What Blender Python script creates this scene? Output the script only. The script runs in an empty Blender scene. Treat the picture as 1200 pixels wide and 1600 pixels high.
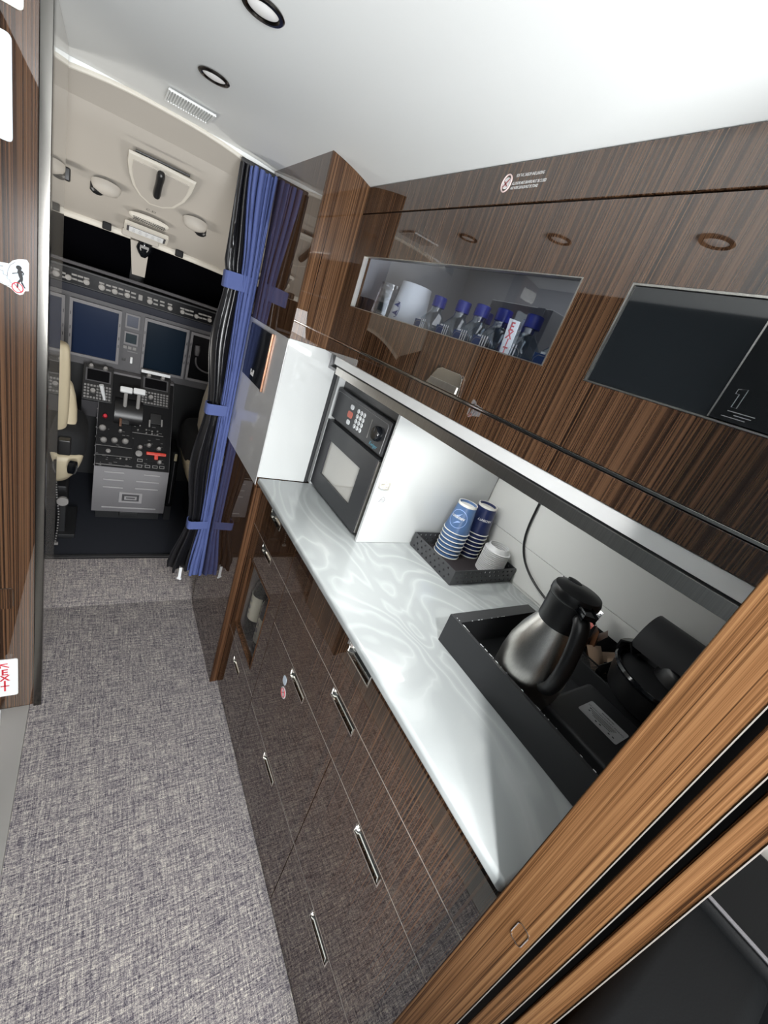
import bpy, bmesh, math, random
from mathutils import Vector, Matrix
S = bpy.context.scene
COL = S.collection
random.seed(7)

# ------------------------------------------------------------------ camera
H = 1.45                       # eye height above the cabin floor
F = 642.33                     # focal length in pixels of the 1200x1600 frame
RW = Matrix(((0.8125052, 0.0543477, 0.5804150),
             (-0.4834, -0.4943, 0.7228),
             (0.3260, -0.8676, -0.3752)))       # rows: world x, y, z in camera axes (right, down, forward)
def _orth():
    x = Vector(RW[0]).normalized(); y = Vector(RW[1]); y = (y - x * x.dot(y)).normalized(); z = x.cross(y)
    if z.dot(Vector(RW[2])) < 0: z = -z
    return Matrix((x, y, z))
RW = _orth()
def ray(p):
    return RW @ Vector(((p[0] - 600) / F, (p[1] - 800) / F, 1.0))
def onX(p, x): r = ray(p); return Vector((0, 0, H)) + r * (x / r.x)
def onY(p, y): r = ray(p); return Vector((0, 0, H)) + r * (y / r.y)
def onZ(p, z): r = ray(p); return Vector((0, 0, H)) + r * ((z - H) / r.z)
def onP(p, a, n):
    r = ray(p); o = Vector((0, 0, H)); return o + r * ((Vector(a) - o).dot(n) / r.dot(n))

cam_d = bpy.data.cameras.new('camera'); cam = bpy.data.objects.new('camera', cam_d); COL.objects.link(cam)
cam_d.sensor_fit = 'AUTO'; cam_d.sensor_width = 36; cam_d.lens = F / 1600 * 36; cam_d.clip_start = 0.02
rt = RW.col[0]; dn = RW.col[1]; fw = RW.col[2]
cam.matrix_world = Matrix(((rt[0], -dn[0], -fw[0], 0), (rt[1], -dn[1], -fw[1], 0), (rt[2], -dn[2], -fw[2], H), (0, 0, 0, 1)))
S.camera = cam

# ------------------------------------------------------------------ exposure, world, added fill lights
S.view_settings.view_transform = 'Standard'; S.view_settings.look = 'None'
S.view_settings.exposure = 0.9; S.view_settings.gamma = 1.0; S.view_settings.use_curve_mapping = False
w = bpy.data.worlds.new('night'); S.world = w; w.use_nodes = True
w.node_tree.nodes['Background'].inputs[0].default_value = (0.02, 0.025, 0.035, 1)
w.node_tree.nodes['Background'].inputs[1].default_value = 0.3
def area(name, loc, target, sx, sy, power, col=(1, 1, 1), shape='RECTANGLE', spread=180):
    l = bpy.data.lights.new(name, 'AREA'); l.shape = shape; l.size = sx; l.size_y = sy; l.energy = power; l.color = col
    l.spread = math.radians(spread)
    o = bpy.data.objects.new(name, l); COL.objects.link(o); o.location = loc
    o.rotation_euler = (Vector(target) - Vector(loc)).to_track_quat('-Z', 'Y').to_euler(); return o
area('ceiling_fill', (0.06, -0.70, 1.15), (0.20, 0.05, 1.85), 0.4, 0.7, 21, (0.97, 0.99, 1.0))  # added fill for the ceiling, no fixture modelled
area('cabin_fill', (0.25, -2.3, 1.25), (0.1, 0.6, 1.2), 0.5, 0.5, 30, (0.98, 0.99, 1.0))  # added fill from the aft cabin, facing forward without a fixture
area('cockpit_fill_left', (-0.58, 2.10, 0.95), (0.25, 2.15, 1.70), 0.25, 0.35, 2.2, (1.0, 0.96, 0.9))  # added fill for the headliner, hidden behind the left jamb
area('cockpit_fill_right', (0.86, 2.10, 0.95), (0.05, 2.2, 1.70), 0.25, 0.35, 1.7, (1.0, 0.96, 0.9))  # second added headliner fill, out of view on the right
area('counter_fill', (0.80, 0.66, 1.3035), (0.86, 0.66, 0.9), 0.05, 0.95, 2.0, (0.99, 1.0, 0.98))  # added to brighten the recess above the counter
area('locker_fill', (0.76, 0.80, 1.728), (0.76, 0.80, 1.0), 0.12, 0.6, 0.22, (0.95, 0.97, 1.0))  # added to brighten the locker contents
KEY = 6.0         # watts in the lit downlights aft of the galley
DIM = 0.0          # the others

# ------------------------------------------------------------------ materials
MATS = {}
def mat(name, col=(.8, .8, .8), rough=.5, metal=0., coat=0., coat_rough=.03, spec=.5, emit=None, estr=1., ior=None, sheen=0.):
    m = bpy.data.materials.new(name); m.use_nodes = True; b = m.node_tree.nodes['Principled BSDF']
    b.inputs['Base Color'].default_value = (*col, 1); b.inputs['Roughness'].default_value = rough
    b.inputs['Metallic'].default_value = metal; b.inputs['Coat Weight'].default_value = coat
    b.inputs['Coat Roughness'].default_value = coat_rough; b.inputs['Specular IOR Level'].default_value = spec
    if ior: b.inputs['Coat IOR'].default_value = ior
    if sheen: b.inputs['Sheen Weight'].default_value = sheen
    if emit: b.inputs['Emission Color'].default_value = (*emit, 1); b.inputs['Emission Strength'].default_value = estr
    MATS[name] = m; return m
class NT:
    def __init__(s, m): s.t = m.node_tree; s.n = s.t.nodes; s.l = s.t.links; s.b = s.n['Principled BSDF']
    def node(s, t, **k):
        x = s.n.new(t)
        for a, v in k.items(): setattr(x, a, v)
        return x
    def link(s, a, b): s.l.new(a, b)
    def pos(s, scale=(1, 1, 1), rot=(0, 0, 0)):
        g = s.node('ShaderNodeNewGeometry'); mp = s.node('ShaderNodeMapping'); mp.inputs['Scale'].default_value = scale
        mp.inputs['Rotation'].default_value = rot; s.link(g.outputs['Position'], mp.inputs[0]); return mp.outputs[0]
    def noise(s, v, scale=1, detail=2, rough=.5, dist=0):
        x = s.node('ShaderNodeTexNoise'); x.inputs['Scale'].default_value = scale; x.inputs['Detail'].default_value = detail
        x.inputs['Roughness'].default_value = rough; x.inputs['Distortion'].default_value = dist; s.link(v, x.inputs['Vector']); return x.outputs['Fac']
    def ramp(s, f, stops):
        r = s.node('ShaderNodeValToRGB'); e = r.color_ramp.elements
        while len(e) < len(stops): e.new(0.5)
        for i, (p, c) in enumerate(stops): e[i].position = p; e[i].color = (*c, 1)
        s.link(f, r.inputs[0]); return r.outputs[0]
    def math(s, op, a, b=None):
        x = s.node('ShaderNodeMath', operation=op)
        for i, v in enumerate((a, b)):
            if v is None: continue
            if isinstance(v, (int, float)): x.inputs[i].default_value = v
            else: s.link(v, x.inputs[i])
        return x.outputs[0]
    def bump(s, h, strength=.3, dist=.002):
        b = s.node('ShaderNodeBump'); b.inputs['Strength'].default_value = strength; b.inputs['Distance'].default_value = dist
        s.link(h, b.inputs['Height']); s.link(b.outputs[0], s.b.inputs['Normal'])

def stops(d, m, l, p=(.36, .475, .62)): return list(zip(p, (d, m, l)))
def wood(name, dark, mid, light, across=270., along=.22, coat=1., rough=.45, fine=800., ior=1.95, wav=0.0, crough=.008, spec=0.):
    m = mat(name, mid, rough, coat=coat, coat_rough=crough, ior=ior, spec=spec); n = NT(m)
    v1 = n.pos((across, across, along)); v2 = n.pos((fine, fine, along * 4)); v3 = n.pos((across * .22, across * .22, along * .5))
    a = n.noise(v1, 1, 2, .55, wav); b = n.noise(v2, 1, 2, .6); c = n.noise(v3, 1, 1)
    f = n.math('ADD', n.math('MULTIPLY', a, .60), n.math('ADD', n.math('MULTIPLY', b, .34), n.math('MULTIPLY', c, .06)))
    n.link(n.ramp(f, stops(dark, mid, light)), n.b.inputs['Base Color']); return m
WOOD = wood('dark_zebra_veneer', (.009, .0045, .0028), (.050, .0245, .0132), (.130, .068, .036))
TRIMW = wood('warm_walnut_veneer', (.017, .008, .004), (.092, .043, .018), (.160, .084, .037), 330, 1.3, .25, .4, 1300, 1.5, .3, .12)

MARB = mat('swirled_stone', (.7, .72, .72), .25, coat=.6, coat_rough=.05); n = NT(MARB)
v = n.pos((3.2, 1.5, 1.5), (0, 0, .5)); a = n.noise(v, 1.1, 2.5, .5, 1.1)
sw = n.math('SINE', n.math('MULTIPLY', a, 74.)); b2 = n.noise(n.pos((2, 1.2, 1)), 2.3, 2)
f = n.math('ADD', n.math('MULTIPLY', sw, .5), .5)
f = n.math('POWER', f, 3.)
f = n.math('ADD', n.math('MULTIPLY', f, .55), n.math('MULTIPLY', b2, .45))
n.link(n.ramp(f, [(.08, (.34, .362, .362)), (.36, (.385, .408, .408)), (.70, (.41, .433, .433)), (.97, (.53, .55, .55))]), n.b.inputs['Base Color'])

def carpet(name, k=1.):
    m = mat(name, (.3, .28, .27), .95, spec=.1); n = NT(m)
    a = n.noise(n.pos((90, 420, 1)), 1, 2, .6); b = n.noise(n.pos((420, 70, 1)), 1, 2, .6); c = n.noise(n.pos((460, 460, 1)), 1, 1, .6)
    d = n.noise(n.pos((14, 200, 1)), 1, 1); e = n.noise(n.pos((220, 12, 1)), 1, 1)
    f = n.math('ADD', n.math('ADD', n.math('MULTIPLY', a, .26), n.math('MULTIPLY', b, .22)), n.math('MULTIPLY', c, .22))
    f = n.math('ADD', f, n.math('ADD', n.math('MULTIPLY', d, .16), n.math('MULTIPLY', e, .14)))
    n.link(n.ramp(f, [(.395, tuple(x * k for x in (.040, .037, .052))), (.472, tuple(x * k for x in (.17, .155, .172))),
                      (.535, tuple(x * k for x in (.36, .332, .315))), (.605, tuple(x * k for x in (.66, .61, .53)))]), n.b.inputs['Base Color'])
    n.bump(f, .7, .004); return m
CARP = carpet('woven_carpet', .95); CARP_LIT = carpet('woven_carpet_lit', 1.5)  # vestibule piece lightened in colour, standing in for downlight falling on it

STEEL = mat('brushed_steel', (.62, .60, .56), .32, 1.); n = NT(STEEL)
a = n.noise(n.pos((900, 900, 6)), 1, 2); n.link(n.ramp(a, [(.3, (.56, .54, .51)), (.7, (.66, .64, .60))]), n.b.inputs['Base Color'])
ALU = mat('brushed_aluminium_strip', (.80, .80, .79), .35, .15)
DSTEEL = mat('dark_brushed_metal', (.16, .145, .13), .3, .7)
SATINM = mat('satin_latch_metal', (.80, .77, .70), .35, .6)
CHROME = mat('polished_chrome', (.80, .78, .73), .09, 1.)
SEAM = mat('seam_metal', (.34, .30, .27), .35, .6)
SEAMR = mat('bright_seam_metal', (.50, .46, .42), .3, .5)
CEIL = mat('ceiling_vinyl', (.83, .85, .84), .55)
WHITE = mat('white_gloss_laminate', (.54, .555, .55), .3, coat=.6, coat_rough=.03)
GREY = mat('grey_gloss_laminate', (.60, .60, .60), .3, coat=.8, coat_rough=.03, ior=1.6)
TILE = mat('white_splashback', (.82, .82, .79), .4)
BLACKP = mat('black_plastic', (.012, .012, .013), .35)
BLACKM = mat('matt_black_paint', (.022, .023, .025), .5)
BLACKG = mat('black_glass', (.006, .007, .009), .12, spec=.4)
MIRRB = mat('tinted_monitor_glass', (.010, .012, .014), .06, coat=1., ior=1.6)
CHARC = mat('charcoal_metal', (.065, .066, .07), .45, .2)
OVENF = mat('oven_charcoal_enamel', (.036, .037, .041), .36, .1)
RUBBER = mat('black_ribbed_mat', (.010, .012, .018), .6, spec=.2)
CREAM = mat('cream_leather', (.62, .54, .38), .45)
HEAD = mat('headliner_beige', (.47, .44, .395), .65)
HEADL = mat('headliner_lip', (.66, .63, .56), .5)
BLUE = mat('blue_curtain_cloth', (.075, .105, .275), .8)
SATIN = mat('black_satin_lining', (.010, .010, .012), .3, spec=.6)
DGREY = mat('cockpit_grey_paint', (.085, .083, .09), .5)
MGREY = mat('pedestal_grey_paint', (.19, .185, .195), .5)
PBLK = mat('panel_black', (.008, .008, .009), .5, spec=.15)
BRACKET = mat('trim_steel', (.15, .145, .135), .2, 1.)
NAVY = mat('screen_navy', (.012, .020, .05), .3, spec=.3)
NIGHT = mat('night_windshield', (.002, .002, .003), .35, spec=.1)
KNOB = mat('grey_knob', (.30, .29, .28), .45)
LEGEND = mat('grey_legend', (.26, .255, .25), .6)
PAPER = mat('white_card', (.86, .88, .89), .5)
PBLUE = mat('pale_blue_card', (.66, .75, .84), .5)
REDP = mat('red_print', (.62, .02, .04), .5)
REDL = mat('red_lever', (.75, .06, .035), .4)
INK = mat('black_print', (.012, .012, .014), .6)
WINK = mat('white_print', (.85, .85, .85), .6)
GINK = mat('grey_print', (.30, .30, .31), .6)
CUPN = mat('navy_paper_cup', (.016, .026, .095), .35)
CUPB = mat('blue_paper_cup', (.085, .16, .32), .32)
CUPW = mat('white_cup_rim', (.82, .80, .74), .45)
RING = mat('pale_blue_print', (.36, .50, .85), .5)
WCUP = mat('white_plastic_cup', (.72, .72, .72), .4)
NAVYP = mat('navy_print', (.02, .04, .20), .5)
CAPB = mat('blue_bottle_cap', (.015, .025, .22), .35)
LABB = mat('blue_bottle_label', (.012, .05, .19), .4)
SILV = mat('silver_foil', (.75, .75, .76), .2, .9)
REDF = mat('red_wrapper', (.5, .045, .02), .3)
BRWN = mat('brown_wrapper', (.13, .055, .025), .4)
TANP = mat('tan_paper', (.42, .29, .20), .6)
BLEATH = mat('black_leather', (.004, .0045, .005), .55, spec=.1); n = NT(BLEATH); n.bump(n.noise(n.pos((300, 300, 300)), 1, 3), .15, .002)
LENS = mat('lamp_lens', (.7, .7, .7), .2, emit=(1, .98, .94), estr=.12)
LENSK = mat('lamp_lens_lit', (.9, .9, .9), .2, emit=(1, .98, .94), estr=6.)
WALLD = mat('dark_grey_sidewall', (.035, .039, .042), .6, spec=.08)
SIDEW = mat('pale_sidewall', (.28, .27, .25), .55)
INTER = mat('locker_lining', (.40, .40, .41), .5)
WINEG = mat('dark_wine_glass', (.008, .014, .008), .06, coat=1.)
LABEL = mat('cream_label', (.85, .81, .66), .6)
NOZ = mat('cyan_print', (.12, .42, .58), .5)
REDBTN = mat('coral_button', (.70, .18, .13), .45)
def clear(name, tint=(1, 1, 1), refl=.12, rough=.02, ior=1.45):
    m = bpy.data.materials.new(name); m.use_nodes = True; t = m.node_tree; t.nodes.remove(t.nodes['Principled BSDF'])
    out = t.nodes['Material Output']; tr = t.nodes.new('ShaderNodeBsdfTransparent'); tr.inputs[0].default_value = (*tint, 1)
    gl = t.nodes.new('ShaderNodeBsdfGlossy'); gl.inputs['Roughness'].default_value = rough
    fr = t.nodes.new('ShaderNodeFresnel'); fr.inputs[0].default_value = ior
    ad = t.nodes.new('ShaderNodeMath'); ad.operation = 'ADD'; ad.use_clamp = True; ad.inputs[1].default_value = refl
    mx = t.nodes.new('ShaderNodeMixShader'); gm = t.nodes.new('ShaderNodeNewGeometry'); iv = t.nodes.new('ShaderNodeMath'); iv.operation = 'SUBTRACT'; iv.inputs[0].default_value = 1.; ml = t.nodes.new('ShaderNodeMath'); ml.operation = 'MULTIPLY'
    t.links.new(gm.outputs['Backfacing'], iv.inputs[1]); t.links.new(fr.outputs[0], ad.inputs[0]); t.links.new(ad.outputs[0], ml.inputs[0]); t.links.new(iv.outputs[0], ml.inputs[1]); t.links.new(ml.outputs[0], mx.inputs[0])
    t.links.new(tr.outputs[0], mx.inputs[1]); t.links.new(gl.outputs[0], mx.inputs[2]); t.links.new(mx.outputs[0], out.inputs[0]); return m
CABPANE = clear('clear_cabinet_pane', (.95, .95, .95), .0, .01, 1.35)
PANE = clear('clear_locker_pane', (.90, .92, .95), .05, .01, 1.5)
PET = clear('clear_bottle_plastic', (.78, .86, .92), .16, .05, 1.35)
CLCUP = clear('clear_cup_plastic', (.88, .89, .91), .24, .08, 1.4)
ACRY = clear('clear_film', (.93, .93, .93), .02, .1, 1.2)

# ------------------------------------------------------------------ mesh helpers
def nb(): return bmesh.new()
def bx(bm, x0, x1, y0, y1, z0, z1, bev=0., mi=0, seg=2):
    x0, x1 = sorted((x0, x1)); y0, y1 = sorted((y0, y1)); z0, z1 = sorted((z0, z1))
    r = bmesh.ops.create_cube(bm, size=1.); vs = r['verts']
    for v in vs: v.co = Vector(((x0 + x1) / 2 + v.co.x * (x1 - x0), (y0 + y1) / 2 + v.co.y * (y1 - y0), (z0 + z1) / 2 + v.co.z * (z1 - z0)))
    fs = set(f for v in vs for f in v.link_faces)
    for f in fs: f.material_index = mi
    if bev > 0:
        es = list(set(e for v in vs for e in v.link_edges))
        g = bmesh.ops.bevel(bm, geom=es, offset=bev, segments=seg, profile=.5, affect='EDGES')
        for f in g['faces']: f.material_index = mi
    return bm
def obox(bm, c, u, v, n, a, b, d, bev=0., mi=0):
    """box on a face: centre c, half sizes a along u, b along v, rising d along n"""
    c, u, v, n = map(Vector, (c, u, v, n)); u.normalize(); v.normalize(); n.normalize()
    r = bmesh.ops.create_cube(bm, size=1.); vs = r['verts']
    for q in vs: q.co = c + u * (q.co.x * 2 * a) + v * (q.co.y * 2 * b) + n * ((q.co.z + .5) * d)
    for f in set(f for q in vs for f in q.link_faces): f.material_index = mi
    if bev > 0:
        g = bmesh.ops.bevel(bm, geom=list(set(e for q in vs for e in q.link_edges)), offset=bev, segments=2, profile=.5, affect='EDGES')
        for f in g['faces']: f.material_index = mi
    return bm
def poly_prism(bm, pts, n, d, mi=0, mis=None):
    """extrude planar 3-D outline by n*d"""
    n = Vector(n).normalized(); A = [bm.verts.new(Vector(p)) for p in pts]; B = [bm.verts.new(Vector(p) + n * d) for p in pts]
    k = len(pts); fs = [bm.faces.new(A), bm.faces.new(B[::-1])]
    fs += [bm.faces.new((A[i], B[i], B[(i + 1) % k], A[(i + 1) % k])) for i in range(k)]
    for f in fs: f.material_index = mi
    if mis is not None: fs[1].material_index = mis
    bmesh.ops.recalc_face_normals(bm, faces=fs); return bm
def rrect(a, b, r, seg=4):
    out = []
    for cx, cy, s in ((a - r, b - r, 0), (-a + r, b - r, 90), (-a + r, -b + r, 180), (a - r, -b + r, 270)):
        for i in range(seg + 1):
            t = math.radians(s + 90 * i / seg); out.append((cx + r * math.cos(t), cy + r * math.sin(t)))
    return out
def plate(bm, c, u, v, n, a, b, r, d, mi=0):
    c, u, v, n = map(Vector, (c, u, v, n)); u = u.normalized(); v = v.normalized()
    return poly_prism(bm, [c + u * p + v * q for p, q in rrect(a, b, r)], n, d, mi)
def lathe(bm, prof, c, axis=(0, 0, 1), seg=32, mi=0, sx=1., ref=None, mids=None):
    """prof: list of (radius, height)"""
    axis = Vector(axis).normalized(); c = Vector(c)
    u = Vector(ref) if ref else (Vector((1, 0, 0)) if abs(axis.x) < .9 else Vector((0, 1, 0)))
    u = (u - axis * u.dot(axis)).normalized(); v = axis.cross(u); rings = []
    for r, h in prof:
        if r < 1e-6: rings.append([bm.verts.new(c + axis * h)])
        else: rings.append([bm.verts.new(c + axis * h + (u * math.cos(2 * math.pi * i / seg) * sx + v * math.sin(2 * math.pi * i / seg)) * r) for i in range(seg)])
    fs = []
    for k in range(len(rings) - 1):
        a, b = rings[k], rings[k + 1]; m_ = mids[k] if mids else mi
        for i in range(seg):
            j = (i + 1) % seg
            if len(a) == 1 and len(b) == 1: continue
            if len(a) == 1: f = bm.faces.new((a[0], b[i], b[j]))
            elif len(b) == 1: f = bm.faces.new((a[i], b[0], a[j]))
            else: f = bm.faces.new((a[i], b[i], b[j], a[j]))
            f.material_index = m_; fs.append(f)
    bmesh.ops.recalc_face_normals(bm, faces=fs); return bm
def tube(bm, pts, r, seg=8, mi=0, closed=False, rs=None, flat=1.):
    pts = [Vector(p) for p in pts]; k = len(pts); rings = []; up = None
    for i, p in enumerate(pts):
        t = (pts[(i + 1) % k] if (i < k - 1 or closed) else p) - (pts[i - 1] if (i > 0 or closed) else p)
        t.normalize()
        if up is None: up = Vector((0, 0, 1)) if abs(t.z) < .9 else Vector((1, 0, 0))
        a = (up - t * up.dot(t)).normalized(); up = a; b = t.cross(a); rr = rs[i] if rs else r
        rings.append([bm.verts.new(p + (a * math.cos(2 * math.pi * j / seg) + b * math.sin(2 * math.pi * j / seg) * flat) * rr) for j in range(seg)])
    fs = []
    for i in range(k if closed else k - 1):
        A, B = rings[i], rings[(i + 1) % k]
        for j in range(seg): fs.append(bm.faces.new((A[j], A[(j + 1) % seg], B[(j + 1) % seg], B[j])))
    if not closed: fs.append(bm.faces.new(rings[0][::-1])); fs.append(bm.faces.new(rings[-1]))
    for f in fs: f.material_index = mi
    bmesh.ops.recalc_face_normals(bm, faces=fs); return bm
def grid_panel(bm, o, u, v, n, us, vs, holes, d, mi=0):
    """plate of thickness d (from o along n) over the grid us x vs, leaving out the cells named by holes (u0,u1,v0,v1)"""
    o, u, v, n = map(Vector, (o, u, v, n)); us = sorted(set(round(x, 6) for x in us)); vs = sorted(set(round(x, 6) for x in vs)); V = {}
    def P(i, j, k):
        if (i, j, k) not in V: V[i, j, k] = bm.verts.new(o + u * us[i] + v * vs[j] + n * (d * k))
        return V[i, j, k]
    def solid(i, j):
        if i < 0 or j < 0 or i >= len(us) - 1 or j >= len(vs) - 1: return False
        cu = (us[i] + us[i + 1]) / 2; cv = (vs[j] + vs[j + 1]) / 2
        return not any(h[0] < cu < h[1] and h[2] < cv < h[3] for h in holes)
    fs = []
    for i in range(len(us) - 1):
        for j in range(len(vs) - 1):
            if not solid(i, j): continue
            fs.append(bm.faces.new((P(i, j, 1), P(i + 1, j, 1), P(i + 1, j + 1, 1), P(i, j + 1, 1))))
            fs.append(bm.faces.new((P(i, j, 0), P(i, j + 1, 0), P(i + 1, j + 1, 0), P(i + 1, j, 0))))
            if not solid(i - 1, j): fs.append(bm.faces.new((P(i, j, 0), P(i, j, 1), P(i, j + 1, 1), P(i, j + 1, 0))))
            if not solid(i + 1, j): fs.append(bm.faces.new((P(i + 1, j, 0), P(i + 1, j + 1, 0), P(i + 1, j + 1, 1), P(i + 1, j, 1))))
            if not solid(i, j - 1): fs.append(bm.faces.new((P(i, j, 0), P(i + 1, j, 0), P(i + 1, j, 1), P(i, j, 1))))
            if not solid(i, j + 1): fs.append(bm.faces.new((P(i, j + 1, 0), P(i, j + 1, 1), P(i + 1, j + 1, 1), P(i + 1, j + 1, 0))))
    for f in fs: f.material_index = mi
    bmesh.ops.recalc_face_normals(bm, faces=fs); return bm
def surf(bm, rows, mi=0, closed=False):
    V = [[bm.verts.new(Vector(p)) for p in r] for r in rows]; fs = []
    for i in range(len(V) - 1):
        k = len(V[i]); 
        for j in range(k if closed else k - 1):
            fs.append(bm.faces.new((V[i][j], V[i][(j + 1) % k], V[i + 1][(j + 1) % k], V[i + 1][j])))
    for f in fs: f.material_index = mi
    bmesh.ops.recalc_face_normals(bm, faces=fs); return bm
def thick(bm, d, away=None):
    """give an open sheet its thickness, on the back of its normals"""
    bm.normal_update()
    if away is not None and sum(f.normal.dot(Vector(away)) for f in bm.faces) > 0:
        bmesh.ops.reverse_faces(bm, faces=bm.faces[:]); bm.normal_update()
    vs = bm.verts[:]; fs = bm.faces[:]; es = [e for e in bm.edges if len(e.link_faces) == 1]
    m = {v: bm.verts.new(v.co - v.normal * d) for v in vs}
    for e in es:
        f = e.link_faces[0]; a, b = e.verts
        q = bm.faces.new((a, b, m[b], m[a])); q.material_index = f.material_index
    for f in fs: q = bm.faces.new([m[v] for v in reversed(f.verts)]); q.material_index = f.material_index
    bmesh.ops.recalc_face_normals(bm, faces=bm.faces[:]); return bm

# ------------------------------------------------------------------ object helpers
ORG = {}                                   # world position of every thing's and part's origin
def obj(name, bm, mats, parent=None, smooth=35, sub=0):
    mats = mats if isinstance(mats, (list, tuple)) else [mats]
    me = bpy.data.meshes.new(name); lo = [1e9] * 3; hi = [-1e9] * 3
    for v in bm.verts:
        for i in range(3): lo[i] = min(lo[i], v.co[i]); hi[i] = max(hi[i], v.co[i])
    c = Vector(((lo[0] + hi[0]) / 2, (lo[1] + hi[1]) / 2, lo[2] if parent is None else (lo[2] + hi[2]) / 2))
    for v in bm.verts: v.co -= c
    bm.to_mesh(me); bm.free()
    for m in mats: me.materials.append(m)
    if smooth is not None: me.shade_smooth(); me.set_sharp_from_angle(angle=math.radians(smooth))
    o = bpy.data.objects.new(name, me); COL.objects.link(o)
    if parent is not None: o.parent = parent; o.location = c - ORG[parent.name]
    else: o.location = c
    ORG[o.name] = c
    if smooth == 35 and not sub:
        wn = o.modifiers.new('weighted normals', 'WEIGHTED_NORMAL'); wn.keep_sharp = True
    if sub: s = o.modifiers.new('subdivision', 'SUBSURF'); s.levels = sub; s.render_levels = sub
    return o
def tag(o, label, cat, group=None):
    o['label'] = label; o['category'] = cat
    if group: o['group'] = group
    return o
def thing(name, label, cat, loc, group=None):
    o = bpy.data.objects.new(name, None); COL.objects.link(o); o.location = loc; o.empty_display_size = .03
    ORG[o.name] = Vector(loc); return tag(o, label, cat, group)
def struct(name, bm, m, parent=None, smooth=35):
    o = obj(name, bm, m, parent, smooth); o['kind'] = 'structure'; return o
def dup(root, delta, label, group=None):
    r = root.copy(); COL.objects.link(r); r.location = root.location + Vector(delta); r['label'] = label
    if group: r['group'] = group
    for ch in root.children:
        c = ch.copy(); COL.objects.link(c); c.parent = r
        for g in ch.children:
            d = g.copy(); COL.objects.link(d); d.parent = c
    return r
def text_bm(body, size, c, u, v, lift=.0006, align='CENTER', spacing=1.0, shear=0., bold=0.):
    """lettering lying on a surface: centre c, reading direction u, up direction v"""
    cu = bpy.data.curves.new('lettering', 'FONT'); cu.body = body; cu.size = size; cu.align_x = align; cu.align_y = 'CENTER'
    cu.space_character = spacing; cu.shear = shear; cu.offset = bold; cu.resolution_u = 3
    t = bpy.data.objects.new('lettering', cu); COL.objects.link(t)
    dg = bpy.context.evaluated_depsgraph_get(); dg.update(); me = bpy.data.meshes.new_from_object(t.evaluated_get(dg))
    bpy.data.objects.remove(t); bpy.data.curves.remove(cu)
    u = Vector(u).normalized(); v = Vector(v).normalized(); n = u.cross(v); b = nb(); b.from_mesh(me); bpy.data.meshes.remove(me)
    for q in b.verts: q.co = Vector(c) + u * q.co.x + v * q.co.y + n * lift
    return b
def merge(dst, src, mi=0):
    me = bpy.data.meshes.new('tmp'); src.to_mesh(me); src.free(); k = len(dst.faces); dst.from_mesh(me); bpy.data.meshes.remove(me)
    dst.faces.ensure_lookup_table()
    for f in dst.faces[k:]: f.material_index = mi
    return dst

# ================================================================== THE SETTING
X_, Y_, Z_ = Vector((1, 0, 0)), Vector((0, 1, 0)), Vector((0, 0, 1))
def zc(x):                                    # cabin ceiling profile across the aisle
    d = max(0., abs(x - .13) - .12); return 1.802 - 1.3 * d ** 3
def flat(name, x0, x1, y0, y1, z, m, th=.02):
    return struct(name, bx(nb(), x0, x1, y0, y1, z - th, z), m)
flat('floor', -.128, .475, -2.6, 1.72, 0, CARP)
flat('floor_vestibule', -.20, .60, 1.7205, 2.075, 0, CARP_LIT)
flat('floor_cabin', .4755, 1.15, -2.6, -.06, 0, CARP)
b = nb()                                       # cockpit floor: ribbed rubber
pts = []
for i in range(241):
    y = 2.10 + i * .004; pts.append((y, .002 if i % 2 else .006))
surf(b, [[(x, y, z) for y, z in pts] for x in (-.75, 1.05)]); struct('floor_cockpit', b, RUBBER, smooth=20)
b = nb(); bx(b, -.20, .6, 2.076, 2.099, -.002, .012, .004); bx(b, -.20, .6, 2.083, 2.087, .012, .016, .001); struct('trim_1', b, BLACKP)
b = nb(); bx(b, -.215, -.1285, -2.6, 1.236, -.02, .004, .002); struct('trim_2', b, mat('grey_sill', (.36, .35, .33), .45, .3))
b = nb(); xs = [-.225 + i * .805 / 40 for i in range(41)]
rows = [[(x, y, zc(x)) for x in xs] for y in [-2.6, -1.6, -.6, 0, .4, .8, 1.2, 1.695]]
surf(b, rows); thick(b, .012, Z_)
struct('ceiling', b, CEIL, smooth=60)
for lab, a in (('wall_left', (-.24, -.2155)), ): struct(lab, bx(nb(), a[0], a[1], -2.6, 1.235, 0, zc(-.22) - .001), WALLD)
struct('wall_aft', bx(nb(), -.24, 1.2, -2.64, -2.605, 0, 1.82), SIDEW)
struct('wall_right', bx(nb(), 1.0605, 1.10, -.04, 1.20, .0, 1.80), TILE)
struct('wall_cabin_right', bx(nb(), 1.15, 1.18, -2.6, -.045, 0, 1.82), SIDEW)
b = nb(); surf(b, [[(x, y, 1.80 - .35 * max(0, x - .6)) for x in (.585, .8, 1.0, 1.16)] for y in (-2.6, -.05)]); thick(b, .012, Z_); struct('ceiling_cabin', b, CEIL)
# tile joints on the splashback: thin raised courses
b = nb()
bx(b, 1.0565, 1.0602, .07, .824, .925, 1.0385); bx(b, 1.0565, 1.0602, .07, .824, 1.0405, 1.304)
struct('trim_3', b, TILE)

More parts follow.
